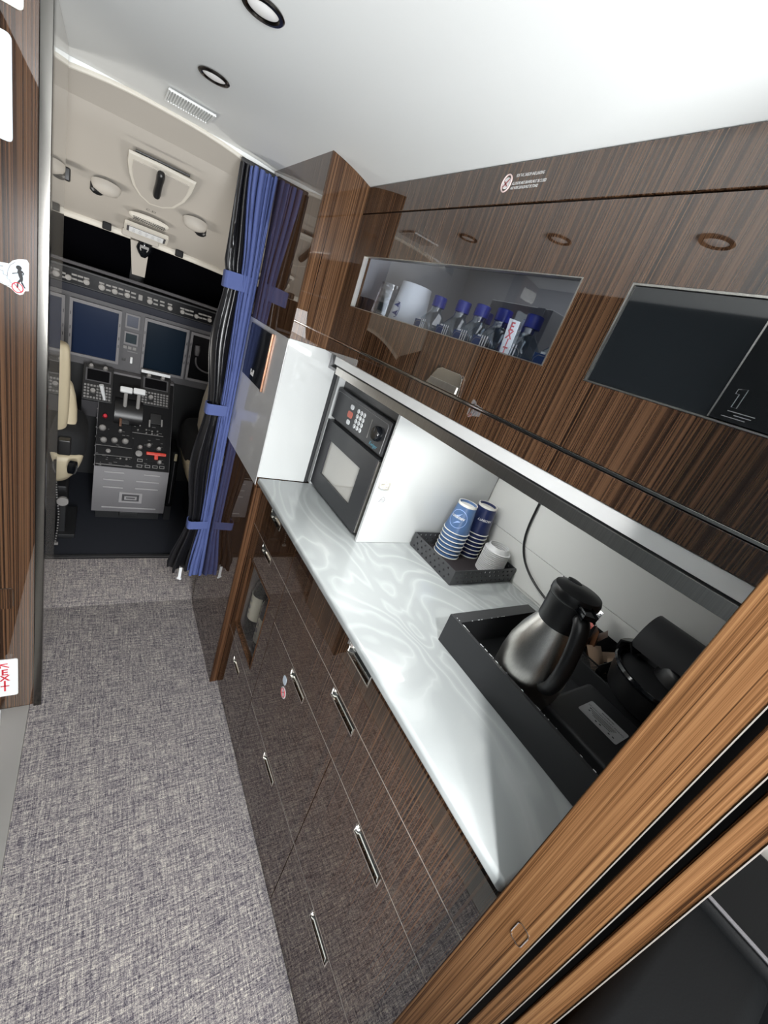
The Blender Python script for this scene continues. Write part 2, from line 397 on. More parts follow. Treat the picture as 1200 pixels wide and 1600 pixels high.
# forward bulkhead (between galley and cockpit): glossy veneer to the aisle, white laminate under the tall face
b = nb()
def capped(bm, x0, x1, y0, y1, z0, mi):
    n = 12; xs = [x0 + (x1 - x0) * i / n for i in range(n + 1)]
    pr = [(x0, y0, z0)] + [(x, y0, zc(x)) for x in xs] + [(x1, y0, z0)]
    return poly_prism(bm, pr, (0, 1, 0), y1 - y0, mi)
capped(b, .4285, .585, 1.2105, 1.69, 0, 0); capped(b, .5855, 1.06, 1.235, 1.69, 0, 0)
wf = struct('wall_forward', b, WOOD)
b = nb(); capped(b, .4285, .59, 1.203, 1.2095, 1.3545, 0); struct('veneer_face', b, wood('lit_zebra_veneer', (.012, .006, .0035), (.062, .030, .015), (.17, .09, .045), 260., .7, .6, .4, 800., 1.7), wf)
b = nb(); bx(b, .4285, .588, 1.203, 1.2095, .921, 1.3535); struct('splash_panel', b, WHITE, wf)
b = nb(); bx(b, .4285, .4565, 1.203, 1.2095, 0, .884); struct('edge_strip', b, wood('edge_veneer', (.015, .007, .004), (.055, .026, .013), (.12, .06, .03), 190., 1.2, .5, .4, 800., 1.6), wf)
b = nb(); bx(b, .589, .600, 1.204, 1.232, .921, 1.304); struct('shadow_slot', b, BLACKM, wf)
b = nb(); bx(b, .4262, .4282, 1.2035, 1.688, .893, 1.3515, .0006); struct('grey_insert', b, GREY, wf)

# left bulkhead with its steel jamb
b = nb()
poly_prism(b, [(-.24, 1.236, .004), (-.24, 1.236, zc(-.24) - .002), (-.18, 1.236, zc(-.18) - .002), (-.1195, 1.236, zc(-.1195) - .002), (-.1195, 1.236, .004)], (0, 1, 0), .03)
wl = struct('wall_bulkhead_left', b, WOOD)
b = nb(); bx(b, -.119, -.0985, 1.228, 1.262, 0.001, zc(-.11), .002); struct('trim_4', b, BRACKET)
b = nb(); bx(b, -.118, -.1015, 1.2625, 1.62, 0.001, zc(-.11)); struct('wall_jamb_left', b, mat('jamb_laminate', (.46, .43, .38), .35, coat=1., coat_rough=.02, ior=2.2))
# aft partition with two pocket-door leaves
def strip(name, y0, y1, m, x0=.42, x1=1.06, z0=0.001, z1=None):
    b = nb(); n = 8; xs = [x0 + (x1 - x0) * i / n for i in range(n + 1)]
    bx(b, x0, x1, y0, y1, z0, 1.70, .0025); return struct(name, b, m)
pa = strip('wall_partition', .0115, .0625, TRIMW)
b = nb(); bx(b, .47, 1.05, -.038, .0613, 1.7, 1.80); struct('header', b, WOOD, pa)
b = nb(); tube(b, [Vector((.4195, .0255, .912)) + Y_ * p + Z_ * q for p, q in rrect(.0075, .0135, .005)], .0006, 6, closed=True); struct('flush_button', b, CHROME, pa)
d1 = strip('door_1', -.0145, .0050, TRIMW)
d2 = strip('door_2', -.0395, -.0205, TRIMW)
b = nb(); bx(b, .445, 1.05, .0052, .0112, .001, 1.7); bx(b, .445, 1.05, -.0203, -.0147, .001, 1.7); struct('trim_5', b, BLACKM)
pale = mat('pale_edge_highlight', (.17, .155, .14), .4)  # pale slivers standing in for highlights on the strip edges
for par, yy in ((pa, .0115), (d1, -.0145), (d2, -.0395)):
    b = nb(); bx(b, .4192, .4225, yy - .0005, yy + .0004, .01, 1.68); struct('edge_highlight', b, pale, par)

# cockpit shell
A0 = Vector((.13, 1.85, 1.757)); A1 = Vector((.13, 2.6, 1.47)); HN = Vector((0, .357, .934)).normalized()
def hz(y): return 1.757 + (y - 1.85) * (1.47 - 1.757) / .75
def hdrop(x): d = abs(x - .14); return .06 * d * d + 1.0 * max(0, d - .45) ** 2
b = nb(); xs = [-.72 + i * .06 for i in range(30)]
rows = [[(x, 1.701, zc(x) - .001 - .1 * max(0., abs(x - .12) - .1) ** 2) for x in xs if -.6 < x < .6]]
b = nb(); xs = [-.62 + i * .04 for i in range(40)]
def lipz(x): return 1.801 - .42 * max(0, abs(x - .12) - .03) ** 2
def hl(x, y): return hz(y) - hdrop(x)
ys = [1.73, 1.77, 1.81, 1.845]
rows = [[(x, 1.702, lipz(x)) for x in xs]]
for y in ys: rows.append([(x, y, lipz(x) * (1 - (y - 1.70) / .15) + hl(x, 1.85) * ((y - 1.70) / .15)) for x in xs])
for y in (1.851, 1.858): rows.append([(x, y, hl(x, y) + (.010 if y > 1.855 else 0)) for x in xs])
for y in (1.88, 1.95, 2.1, 2.3, 2.5, 2.59): rows.append([(x, y, hl(x, y)) for x in xs])
surf(b, rows); thick(b, .008, Z_)
ch = struct('ceiling_cockpit', b, HEAD, smooth=25)
b = nb(); fx = [x for x in xs if -.24 < x < .48]
surf(b, [[(x, 1.6965, zc(x) + .004) for x in fx], [(x, 1.6965, lipz(x) - .004) for x in fx]]); thick(b, .002, (0, 1, 0)); struct('fascia', b, CEIL, ch)
b = nb(); tube(b, [(x, 1.699, lipz(x) - .002) for x in xs if -.3 < x < .46], .0065, 8); struct('lip_trim', b, HEADL, ch)
b = nb(); tube(b, [(x, 2.592, hl(x, 2.59) - .010) for x in xs], .014, 10, flat=.6); struct('brow_trim', b, HEADL, ch)
for nm, x0, x1 in (('window_1', -.70, .10), ('window_2', .165, .96)):
    b = nb(); poly_prism(b, [(x0, 2.60, 1.50), (x1, 2.60, 1.50), (x1, 2.98, 1.12), (x0, 2.98, 1.12)], (0, .7, .7), .01); struct(nm, b, NIGHT)
b = nb(); p0 = onY((204, 374), 2.56); p1 = onY((234, 383), 2.56); p2 = onY((226, 434), 2.66); p3 = onY((206, 428), 2.66)
poly_prism(b, [p0, p1, p2, p3], (0, 1, .35), .03); bx(b, p0.x - .035, p1.x + .035, 2.545, 2.60, p1.z + .002, p1.z + .03, .006)
struct('trim_6', b, HEAD)
struct('wall_cockpit_left', bx(nb(), -.76, -.73, 1.66, 3.1, 0, 1.7), SIDEW); struct('wall_cockpit_right', bx(nb(), 1.04, 1.07, 1.7, 3.1, 0, 1.7), SIDEW)
struct('wall_cockpit_front', bx(nb(), -.75, 1.05, 3.06, 3.09, 0, 1.7), BLACKM)
b = nb(); bx(b, -.73, -.1205, 1.63, 1.66, 0, 1.55); struct('wall_cockpit_aft_left', b, HEAD)
# dark glass behind the wall so that no night sky shows through
# ================================================================== GALLEY
# ---- pulls
def pull_bm(y0, y1, z0, z1, x=.455):
    """polished scoop set into a cut-out of a front at x"""
    b = nb(); d = .016; e = .010; n = 8
    prof = [(x - .0012, z1 + .002), (x + .004, z1)] + [(x + d * math.sin(math.pi * i / n) + .0, z1 - (z1 - z0) * i / n) for i in range(1, n)] + [(x, z0), (x - .0012, z0 - .002)]
    prof = [(x + d, z1), (x + d, (z0 + z1) / 2 + .004)] + [(x + d * math.cos(math.pi / 2 * i / n), (z0 + z1) / 2 + .004 - ((z0 + z1) / 2 + .004 - z0) * math.sin(math.pi / 2 * i / n)) for i in range(1, n + 1)]
    rows = []
    for y, k in ((y0, 0.), (y0 + e, 1.), (y1 - e, 1.), (y1, 0.)):
        rows.append([(x + (px_ - x) * k, y, pz if k else max(z0, min(z1, pz))) for px_, pz in prof])
    surf(b, rows); bx(b, x - .0015, x + .001, y0 - .002, y1 + .002, z0 - .002, z0 + .001); bx(b, x - .0015, x + .001, y0 - .002, y0 + .0005, z0, z1); bx(b, x - .0015, x + .001, y1 - .0005, y1 + .002, z0, z1)
    return b
def front(bm, y0, y1, z0, z1, holes=(), x=.455, d=.018):
    g = .0013; us = [y0 + g, y1 - g]; vs = [z0 + g, z1 - g]
    for h in holes: us += [h[0], h[1]]; vs += [h[2], h[3]]
    return grid_panel(bm, (x + d, 0, 0), Y_, Z_, (-1, 0, 0), us, vs, list(holes), d)
def drawer(root, y0, y1, z0, z1, hy0, hy1, hz0, hz1, nm='drawer'):
    d = obj(nm, front(nb(), y0, y1, z0, z1, [(hy0, hy1, hz0, hz1)]), WOOD, root)
    obj('handle', pull_bm(hy0, hy1, hz0, hz1), CHROME, d); return d
YS = .866                                  # joint between the two base units
t = thing('base_cabinet', 'dark glossy wood base cabinet with six drawers under the long stretch of counter', 'cabinet', (.77, .46, 0), 'galley base cabinets')
b = nb(); bx(b, .4745, 1.055, .064, YS - .001, .012, .895); obj('body', b, SEAM, t)
drawer(t, .064, YS, .749, .895, .424, .516, .848, .874)
drawer(t, .064, YS, .614, .749, .410, .514, .722, .744)
drawer(t, .437, YS, .280, .614, .603, .695, .586, .609)
drawer(t, .064, .437, .280, .614, .208, .302, .586, .609)
drawer(t, .437, YS, .012, .280, .603, .693, .251, .274)
drawer(t, .064, .437, .012, .280, .214, .302, .251, .274)
for z in (.749, .614, .280): b = nb(); bx(b, .4550, .4742, .0655, YS - .0015, z - .0011, z + .0011); obj('seam_rail', b, SEAMR, t)
b = nb(); p = Vector((.4545, .712, .545)); plate(b, p, -Y_, Z_, -X_, .011, .013, .009, .0006); b2 = obj('pale_sticker', b, PBLUE, t)
b = nb(); lathe(b, [(.016, 0), (.016, .0006), (0, .0006)], (.4545, .700, .512), (-1, 0, 0), 24); obj('round_sticker', b, PAPER, t)
b = nb(); tube(b, [Vector((.4535, .700 + .012 * math.cos(a), .512 + .012 * math.sin(a))) for a in [i * math.pi / 10 for i in range(20)]], .0008, 6, closed=True)
tube(b, [(.4535, .708, .504), (.4535, .692, .520)], .0008, 6); obj('red_ring', b, REDP, t)

t = thing('base_cabinet', 'dark glossy wood base cabinet with a glass bottle door beside the forward bulkhead', 'cabinet', (.77, 1.04, 0), 'galley base cabinets')
b = nb(); bx(b, .4745, .479, YS + .001, .932, .012, .895); bx(b, .4745, .479, 1.170, 1.2015, .012, .895); bx(b, .4745, .479, .932, 1.17, .65, .895); bx(b, .4745, .479, .932, 1.17, .012, .285)
bx(b, .72, .73, YS + .001, 1.2015, .012, .895); bx(b, .479, .72, YS + .001, YS + .01, .012, .895); bx(b, .479, .72, 1.195, 1.2015, .012, .895); bx(b, .479, .72, YS + .01, 1.195, .65, .66); bx(b, .479, .72, YS + .01, 1.195, .28, .288)
obj('body', b, SEAM, t)
drawer(t, YS, 1.2025, .749, .895, .998, 1.084, .848, .874)
d = obj('door', front(nb(), YS, 1.2025, .300, .749, [(.998, 1.084, .722, .744), (.935, 1.166, .348, .643)]), WOOD, t)
obj('handle', pull_bm(.998, 1.084, .722, .744), CHROME, d)
b = nb(); grid_panel(b, (.4738, 0, 0), Y_, Z_, (-1, 0, 0), [.935, .938, 1.160, 1.166], [.348, .353, .638, .643], [(.938, 1.160, .353, .638)], .0205); obj('window_frame', b, MATS['edge_veneer'], d)
b = nb(); bx(b, .462, .466, .938, 1.160, .353, .638); obj('glass_pane', b, CABPANE, d)
drawer(t, YS, 1.2025, .012, .300, 1.008, 1.084, .236, .258, 'drawer')
for z in (.749, .300): b = nb(); bx(b, .4550, .4742, YS + .0015, 1.202, z - .0011, z + .0011); obj('seam_rail', b, SEAMR, t)
# wine bottles behind the glass
def wine(y, x, z, lab, lz):
    t = thing('wine_bottle', lab, 'bottle', (x, y, z), 'wine bottles behind the glass door')
    b = nb(); lathe(b, [(0, 0), (.036, 0), (.038, .004), (.038, .205), (.030, .232), (.015, .255), (.0145, .310), (.016, .311), (.016, .320), (0, .320)], (x, y, z), seg=28); obj('glass_body', b, WINEG, t)
    b = nb(); rows = []
    for h in (lz, lz + .105): rows.append([(x - .0386 * math.cos(a), y + .0386 * math.sin(a), z + h) for a in [-1.25 + i * .125 for i in range(21)]])
    surf(b, rows); thick(b, .0003); l = obj('label', b, LABEL, t, sub=0); l['label'] = 'cream paper label'
    b = nb()
    for h, hw in ((lz + .08, .012), (lz + .073, .009), (lz + .025, .011)): bx(b, x - .0396, x - .0392, y - hw, y + hw, z + h, z + h + .003)
    lathe(b, [(.009, 0), (.009, .0004), (0, .0004)], (x - .0391, y, z + lz + .05), (-1, 0, 0), 16); obj('label_print', b, GINK, t)
    return t
wine(1.150, .530, .2885, 'dark wine bottle with a cream label, the forward one behind the cabinet glass', .092)
wine(1.068, .540, .2885, 'dark wine bottle with a cream label, the aft one behind the cabinet glass', .052)

# ---- countertop
b = nb(); bx(b, .4305, 1.0555, .0635, 1.2025, .8985, .92, .007, seg=4)
tag(obj('countertop', b, MARB), 'pale grey swirled stone countertop running the length of the galley', 'countertop')

# ---- upper cabinet
t = thing('upper_cabinet', 'dark glossy wood overhead cabinet with a long window above the counter', 'cabinet', (.78, .63, 1.306))
UX = .541
b = nb(); bx(b, .5635, 1.058, .064, .074, 1.307, 1.765); bx(b, .5635, 1.058, 1.192, 1.2025, 1.307, 1.765); bx(b, .94, 1.058, .074, 1.192, 1.307, 1.765)
bx(b, .5635, .94, .074, 1.192, 1.385, 1.398); bx(b, .5635, .94, .074, 1.192, 1.735, 1.748); bx(b, .5635, .94, .405, .412, 1.398, 1.735); bx(b, .5635, .94, .074, 1.192, 1.307, 1.315)
obj('body', b, INTER, t)
g = .0012
b = nb(); bx(b, UX, .5635, .064, 1.2025, 1.7075, 1.7675, .0015); hp = obj('header_panel', b, WOOD, t)
b = nb(); grid_panel(b, (UX + .02, 0, 0), Y_, Z_, (-1, 0, 0), [.064, .366, .441, 1.122, 1.2025], [1.3935, 1.484, 1.486, 1.6095, 1.7045], [(.441, 1.122, 1.486, 1.6095), (.0, .366, 1.484, 1.6095)], .02)
dr = obj('door', b, WOOD, t)
b = nb(); bx(b, UX + .006, UX + .009, .441, 1.122, 1.486, 1.6095); obj('window_pane', b, PANE, dr)
b = nb(); grid_panel(b, (UX + .012, 0, 0), Y_, Z_, (-1, 0, 0), [.441, .443, 1.120, 1.122], [1.486, 1.4875, 1.608, 1.6095], [(.443, 1.120, 1.4875, 1.608)], .0128); obj('window_frame', b, STEEL, dr)
b = nb(); bx(b, UX - .0008, UX + .010, .064, 1.2025, 1.3885, 1.3925, .0005); obj('chrome_rail', b, CHROME, t)
b = nb(); bx(b, UX, UX + .022, .064, 1.2025, 1.3525, 1.3868, .001); obj('lower_rail', b, WOOD, t)
b = nb(); bx(b, UX + .002, UX + .022, .064, 1.128, 1.3305, 1.3520, .001); obj('light_strip', b, ALU, t)
b = nb(); bx(b, UX + .006, UX + .022, .064, 1.120, 1.327, 1.3305); obj('shadow_groove', b, BLACKM, t)
b = nb(); bx(b, UX + .002, UX + .022, .064, 1.106, 1.3065, 1.3270, .001); obj('steel_strip', b, STEEL, t)
# placard on the header
c = Vector((UX, .676, 1.7385))
b = nb(); tube(b, [c + Vector((-.0004, .0105 * math.cos(a), .0125 * math.sin(a))) for a in [i * math.pi / 14 for i in range(28)]], .0012, 6, closed=True); obj('placard_ring', b, mat('pale_pink_print', (.80, .62, .60), .6), hp)
b = nb(); lathe(b, [(.0085, 0), (.0085, .0004), (0, .0004)], c, (-1, 0, 0), 24); obj('placard_disc', b, WINK, hp)
b = nb(); obox(b, c - X_ * .0006, (0, 1, -1), (0, 1, 1), -X_, .008, .0011, .0003); obox(b, c - X_ * .0006 + Vector((0, .001, -.001)), (0, 1, .8), (0, -.8, 1), -X_, .006, .001, .0003); obj('placard_symbol', b, mat('dull_red_print', (.35, .10, .10), .6), hp)
for k, (tx, yy, zz, s) in enumerate((('FOR TAXI, TAKEOFF AND LANDING', .619, 1.7475, .0063), ('ALL DOORS AND DRAWERS MUST BE CLOSED', .6215, 1.7365, .0058), ('AND WORK SURFACES MUST BE STOWED', .6275, 1.7300, .0058))):
    tb = text_bm(tx, s, (UX, yy, zz), -Y_, Z_, bold=.00012); ya = ((.657, .597), (.661, .587), (.661, .600))[k]
    lo_, hi_ = min(v.co.y for v in tb.verts), max(v.co.y for v in tb.verts)
    for v in tb.verts: v.co.y = ya[1] + (v.co.y - lo_) / (hi_ - lo_) * (ya[0] - ya[1])
    obj('placard_text', tb, WINK, hp, None)
# push latch
b = nb(); p = [(.5855, 1.3945), (.5905, 1.425), (.6, 1.4315), (.655, 1.4315), (.668, 1.427), (.690, 1.3945)]
poly_prism(b, [(UX, y, z) for y, z in p], (-1, 0, 0), .006)
bmesh.ops.bevel(b, geom=b.edges[:], offset=.0012, segments=2, profile=.5, affect='EDGES')
la = obj('latch', b, CHROME, dr)
b = nb(); bx(b, UX - .0085, UX - .0055, .592, .678, 1.396, 1.409, .0008); obj('latch_lip', b, STEEL, la)

# ---- monitor beside the window
t = thing('monitor', 'dark flat monitor set into the overhead cabinet at the right edge', 'monitor', (.555, .21, 1.484))
b = nb(); grid_panel(b, (.556, 0, 0), Y_, Z_, (-1, 0, 0), [.064, .3630, .3655], [1.4845, 1.4865, 1.6065, 1.609], [(.0, .3630, 1.4865, 1.6065)], .0158); obj('bezel', b, STEEL, t)
b = nb(); bx(b, .5430, .556, .2065, .3628, 1.4867, 1.6063, .0006); obj('screen', b, MIRRB, t)
b = nb(); bx(b, .5414, .556, .064, .2058, 1.4877, 1.6053, .0006); tp = obj('reflected_panel', b, mat('near_black_reflection_glass', (.006, .007, .008), .06, coat=1., ior=1.8), t)  # dark reflection in the glass, built as a solid panel
b = nb(); bx(b, .5407, .5416, .2045, .2062, 1.4877, 1.6053); obj('panel_edge', b, STEEL, t)  # edge of that reflection, built as a thin bar
# reflected figure and lines, drawn as grey print on the panel
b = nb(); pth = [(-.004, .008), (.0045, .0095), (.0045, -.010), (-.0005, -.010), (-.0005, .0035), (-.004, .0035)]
tube(b, [Vector((.5412, .190, 1.5125)) + Vector((0, -y, z)) for y, z in pth], .0005, 6, closed=True); obj('reflected_figure', b, GINK, tp)
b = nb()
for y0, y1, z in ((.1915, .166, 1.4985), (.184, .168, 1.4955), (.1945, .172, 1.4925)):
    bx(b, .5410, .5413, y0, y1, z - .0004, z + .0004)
obj('reflected_lines', b, GINK, tp)

# ---- oven cabinet and oven
t = thing('oven_cabinet', 'white laminate oven box standing on the counter with a small latch on its side', 'cabinet', (.83, 1.01, .9205))
OX = .607
b = nb(); bx(b, OX, 1.055, .826, .836, .9205, 1.304, .0012); obj('side_panel', b, WHITE, t)
b = nb(); bx(b, OX, 1.055, 1.206, 1.216, .9205, 1.304, .001)
bx(b, OX, .63, 1.196, 1.206, .9205, 1.304); bx(b, OX, 1.055, .836, 1.196, 1.292, 1.304); bx(b, 1.045, 1.055, .836, 1.196, .9205, 1.292); obj('frame', b, WHITE, t)
b = nb(); lc = Vector((.632, .826, 1.102))
obox(b, lc + X_ * .008, X_, Z_, -Y_, .009, .013, .006, .002); obox(b, lc - X_ * .008, X_, Z_, -Y_, .010, .010, .004, .0015)
tube(b, [lc + Vector((-.017, -.005, .006)), lc + Vector((-.017, -.007, -.006)), lc + Vector((-.004, -.008, -.008)), lc + Vector((.006, -.009, -.004)), lc + Vector((.006, -.009, .008)), lc + Vector((-.004, -.008, .009)), lc + Vector((-.017, -.005, .006))], .0018, 8)
lathe(b, [(.005, 0), (.005, .009), (.003, .011), (0, .011)], lc + X_ * .006, (0, -1, 0), 16); obj('latch', b, SATINM, t)
b = nb(); sc = Vector((.6415, .8258, 1.058)); pts = [(-.010, -.006), (.007, -.006), (.009, .002), (.003, .009), (-.003, .004)]
tube(b, [sc + Vector((p, -.0003, q)) for p, q in pts], .0008, 6, closed=True); tube(b, [sc + Vector((p, -.0003, q)) for p, q in [(-.006, -.004), (-.002, .002), (0, -.002), (.003, .003), (.005, -.004)]], .0007, 6); obj('sketch_sticker', b, GINK, t)

t = thing('oven', 'black built-in oven with keypad and knob inside the white box', 'oven', (.83, 1.02, .922))
b = nb(); bx(b, .645, 1.03, .846, 1.192, .926, 1.268, .002); obj('body', b, BLACKM, t)
b = nb(); bx(b, .630, .6445, .839, 1.1955, .923, 1.290); obj('surround', b, BLACKP, t)
b = nb(); bx(b, .612, .630, .857, 1.193, 1.166, 1.262, .004); cp = obj('control_panel', b, OVENF, t)
b = nb(); grid_panel(b, (.630, 0, 0), Y_, Z_, (-1, 0, 0), [.859, .928, 1.144, 1.195], [.930, .985, 1.101, 1.157], [(.928, 1.144, .985, 1.101)], .022)
dr = obj('door', b, OVENF, t)
b = nb(); bx(b, .614, .617, .928, 1.144, .985, 1.101); obj('window_glass', b, mat('oven_window', (.52, .50, .46), .06, coat=1., ior=1.6), dr)
b = nb(); bx(b, .610, .630, .8525, .858, .934, 1.155, .001); obj('hinge_edge', b, STEEL, dr)
b = nb(); tube(b, [(.6115, y, z) for y, z in [(.866, 1.172), (.866, 1.246), (.872, 1.252), (1.180, 1.252), (1.186, 1.246), (1.186, 1.172)]], .0007, 6); obj('panel_outline', b, GINK, cp)
b = nb(); lathe(b, [(.0205, 0), (.0200, .010), (.0165, .0145), (0, .015)], (.612, .902, 1.214), (-1, 0, 0), 32); bx(b, .5955, .5975, .9005, .9035, 1.216, 1.232, .0005); obj('knob', b, BLACKG, cp)
for i in range(4):
    for j in range(3):
        b = nb(); lathe(b, [(.0068, 0), (.0064, .0012), (0, .0014)], (.612, 1.0325 - j * .0185, 1.2335 - i * .0148), (-1, 0, 0), 16); k = obj('key', b, PAPER, cp)
        ch = '123456789C0S'[i * 3 + j]
        obj('key_print', text_bm(ch, .008, (.6105, 1.0325 - j * .0185, 1.2335 - i * .0148), -Y_, Z_), INK, k, None)
for z, m in ((1.2325, PAPER), (1.2095, REDBTN), (1.187, PAPER)):
    b = nb(); plate(b, (.612, 1.0735 if m is not REDBTN else 1.075, z), -Y_, Z_, -X_, .0105 if m is PAPER else .015, .0068 if m is PAPER else .0095, .0062, .0012); o = obj('function_key', b, m, cp)
    if m is REDBTN: o['label'] = 'coral red function key'
b = nb(); bx(b, .6112, .612, .948, .951, 1.185, 1.238); obj('indicator', b, KNOB, cp)
obj('maker_name', text_bm('Kwiger', .0145, (.612, .909, 1.1795), -Y_, Z_, shear=.15), NOZ, cp, None)

# ---- perforated tray with cups
t = thing('perforated_tray', 'black perforated metal tray with low sides standing on the counter', 'tray', (.924, .716, .9205))
TX0, TX1, TY0, TY1, TZ = .795, 1.053, .618, .816, .9205
def perf(bm, o, u, L, h, nu, nv, d, n):
    us = [0, L]; vs = [0, h]; holes = []; s = .0058
    for i in range(nu):
        for j in range(nv):
            cu = L * (i + .5 + (.25 if j % 2 else -.25)) / nu; cv = h * (j + .62) / (nv + .25)
            if cu < .008 or cu > L - .008: continue
            us += [cu - s / 2, cu + s / 2]; vs += [cv - s / 2, cv + s / 2]; holes.append((cu - s / 2, cu + s / 2, cv - s / 2, cv + s / 2))
    grid_panel(bm, o, u, Z_, n, us, vs, holes, d)
hT = .046
b = nb(); perf(b, (TX0 + .002, TY0, TZ), Y_, TY1 - TY0, hT, 9, 3, .002, -X_); obj('long_side', b, CHARC, t, None)
b = nb(); perf(b, (TX1, TY0, TZ), Y_, TY1 - TY0, hT, 9, 3, .002, -X_); obj('long_side', b, CHARC, t, None)
b = nb(); perf(b, (TX0 + .002, TY0, TZ), X_, TX1 - TX0 - .004, hT, 13, 3, .002, Y_); obj('short_side', b, CHARC, t, None)
b = nb(); perf(b, (TX0 + .002, TY1 - .002, TZ), X_, TX1 - TX0 - .004, hT, 13, 3, .002, Y_); obj('short_side', b, CHARC, t, None)
b = nb(); bx(b, TX0 + .002, TX1 - .002, TY0 + .002, TY1 - .002, TZ, TZ + .003); obj('base', b, mat('tray_liner', (.03, .024, .026), .6), t)
CZ = TZ + .0035
def cup(x, y, z, wallm, lab, grp, top=False, rim=.0400, basr=.0285, h=.092):
    t = thing('paper_cup', lab, 'cup', (x, y, z), grp)
    b = nb(); lathe(b, [(rim - .0005, .002), (basr, h), (basr - .004, h), (rim - .003, .004)], (x, y, z), seg=40); obj('wall', b, wallm, t)
    b = nb(); lathe(b, [(rim - .002, .0005), (rim + .0008, .0003), (rim + .0014, .0016), (rim + .0006, .0032), (rim - .002, .0032)], (x, y, z), seg=40); obj('rim', b, CUPW, t)
    if top:
        b = nb(); lathe(b, [(basr + .0009, h - .010), (basr + .0007, h + .0008), (basr - .0015, h + .0008), (basr - .003, h - .008), (0, h - .008)], (x, y, z), seg=40); obj('foot_ring', b, CUPW, t)
    return t
def wrapped(bm, x, y, z, h, rim=.0400, basr=.0285, lift=.0004):
    """lays flat lettering (coordinates: x = arc length, z = height) on the tapering wall; arc zero faces the aisle"""
    for v in bm.verts:
        a, q = v.co.x, v.co.z; r = rim + (basr - rim) * q / h + lift; th = math.pi + A0C + a / .034
        v.co = Vector((x + r * math.cos(th), y + r * math.sin(th), z + q))
    return bm
A0C = .42
def stack(x, y, wallm, n, pitch, names, grp, kind):
    prev = None
    for i in range(n):
        lab = names[i]; last = i == n - 1
        if prev is None: prev = c0 = cup(x, y, CZ, wallm, lab, grp)
        elif last: prev = cup(x, y, CZ + pitch * i, wallm, lab, grp, True)
        else: dup(c0, (0, 0, pitch * i), lab, grp)
    zt = CZ + pitch * (n - 1)
    def T(s, size, a, q, m, nm, par):
        b = text_bm(s, size, (0, 0, 0), -X_, -Z_, 0, bold=.0002)
        for v in b.verts: v.co = Vector((v.co.x + a, 0, v.co.z + q))
        bmesh.ops.subdivide_edges(b, edges=[e for e in b.edges if e.calc_length() > .002], cuts=2)
        obj(nm, wrapped(b, x, y, zt, .092), m, par, None)
    T('AIRDENTY', .0098, -.003 if kind else .020, .050, WINK, 'cup_print', prev)
    if kind:
        b = nb(); R = .0265
        for i in range(48):
            a0, a1 = [2 * math.pi * k / 48 for k in (i, i + 1)]
            P = [Vector((r * math.cos(a), 0, .046 + r * math.sin(a))) for r, a in ((R, a0), (R + .0017, a0), (R + .0017, a1), (R, a1))]
            b.faces.new([b.verts.new(p) for p in P])
        obj('emblem_ring', wrapped(b, x, y, zt, .092), RING, prev, None)
        for sgn in (1, -1):
            b = nb(); top = []; bot = []
            for i in range(9):
                s_ = i / 8; xx = -.014 + .024 * s_; top.append(Vector((sgn * xx * .8, 0, .046 + sgn * (.008 + .012 * s_ ** 1.5 + .0)))); bot.append(Vector((sgn * xx * .8, 0, .046 + sgn * (.008 + .012 * s_ ** 1.5 - .0055 * math.sin(math.pi * s_)))))
            surf(b, [top, bot]); obj('emblem_leaf', wrapped(b, x, y, zt, .092, lift=.0003), RING, prev, None)
ordn = ['lowest', 'second from the bottom', 'third from the bottom', 'fourth from the bottom', 'fifth from the bottom', 'sixth from the bottom', 'topmost']
stack(.906, .769, CUPB, 7, .0137, ['upside-down blue paper cup, %s of the light blue stack' % o for o in ordn], 'light blue paper cups in the tray', True)
stack(.997, .772, CUPN, 7, .0137, ['upside-down navy paper cup, %s of the navy stack' % o for o in ordn], 'navy paper cups in the tray', False)
# white plastic cups
b = nb(); prof = [(.0365, 0), (.0402, .0004), (.0404, .0016), (.0362, .0024)]
for i in range(1, 4): prof.append((.0362 - i * .0020, .0024 + i * .0046))
prof += [(.0285, .0165), (.0275, .0160), (.034, .002)]
lathe(b, prof, (1.002, .672, CZ), seg=40)
nw = 14; w0 = tag(obj('plastic_cup', b, WCUP), 'white plastic cup, bottom one of the short stack in the black tray', 'cup', 'white plastic cups in the tray')
wn = ['bottom one', 'second', 'third', 'fourth', 'fifth', 'sixth', 'seventh', 'eighth', 'ninth', 'tenth', 'eleventh', 'twelfth', 'thirteenth', 'topmost']
for i in range(1, nw): dup(w0, (0, 0, .0056 * i), 'white plastic cup, %s%s of the short stack in the black tray' % (wn[i], ' up' if i < nw - 1 else ''), 'white plastic cups in the tray')

# ---- black appliance tray
t = thing('appliance_tray', 'deep black painted tray with chipped edges holding the coffee things', 'tray', (.83, .26, .9205))
b = nb(); bz = .9205; zt = .991
bx(b, .620, .6275, .066, .446, bz, zt, .0008); bx(b, .6275, .885, .418, .446, bz, zt, .0008); bx(b, .6275, .885, .066, .418, bz, bz + .006); bx(b, .880, .886, .066, .418, bz + .006, .975)
obj('shell', b, BLACKM, t)
b = nb(); rr = random.Random(3)
for i in range(34):
    y = .07 + .372 * rr.random() ** .8; l = .0008 + .003 * rr.random() ** 3; obox(b, (.6272 - .0006 * rr.random(), y, zt + .0001), Y_, X_, Z_, l, .0004 + .0005 * rr.random(), .0003)
for i in range(10):
    x = .63 + .16 * rr.random(); obox(b, (x, .4183, zt + .0001), X_, Y_, Z_, .0006 + .0016 * rr.random(), .0005, .0003)
obj('paint_chips', b, PAPER, t, None)['label'] = 'pale chips along the tray edges'

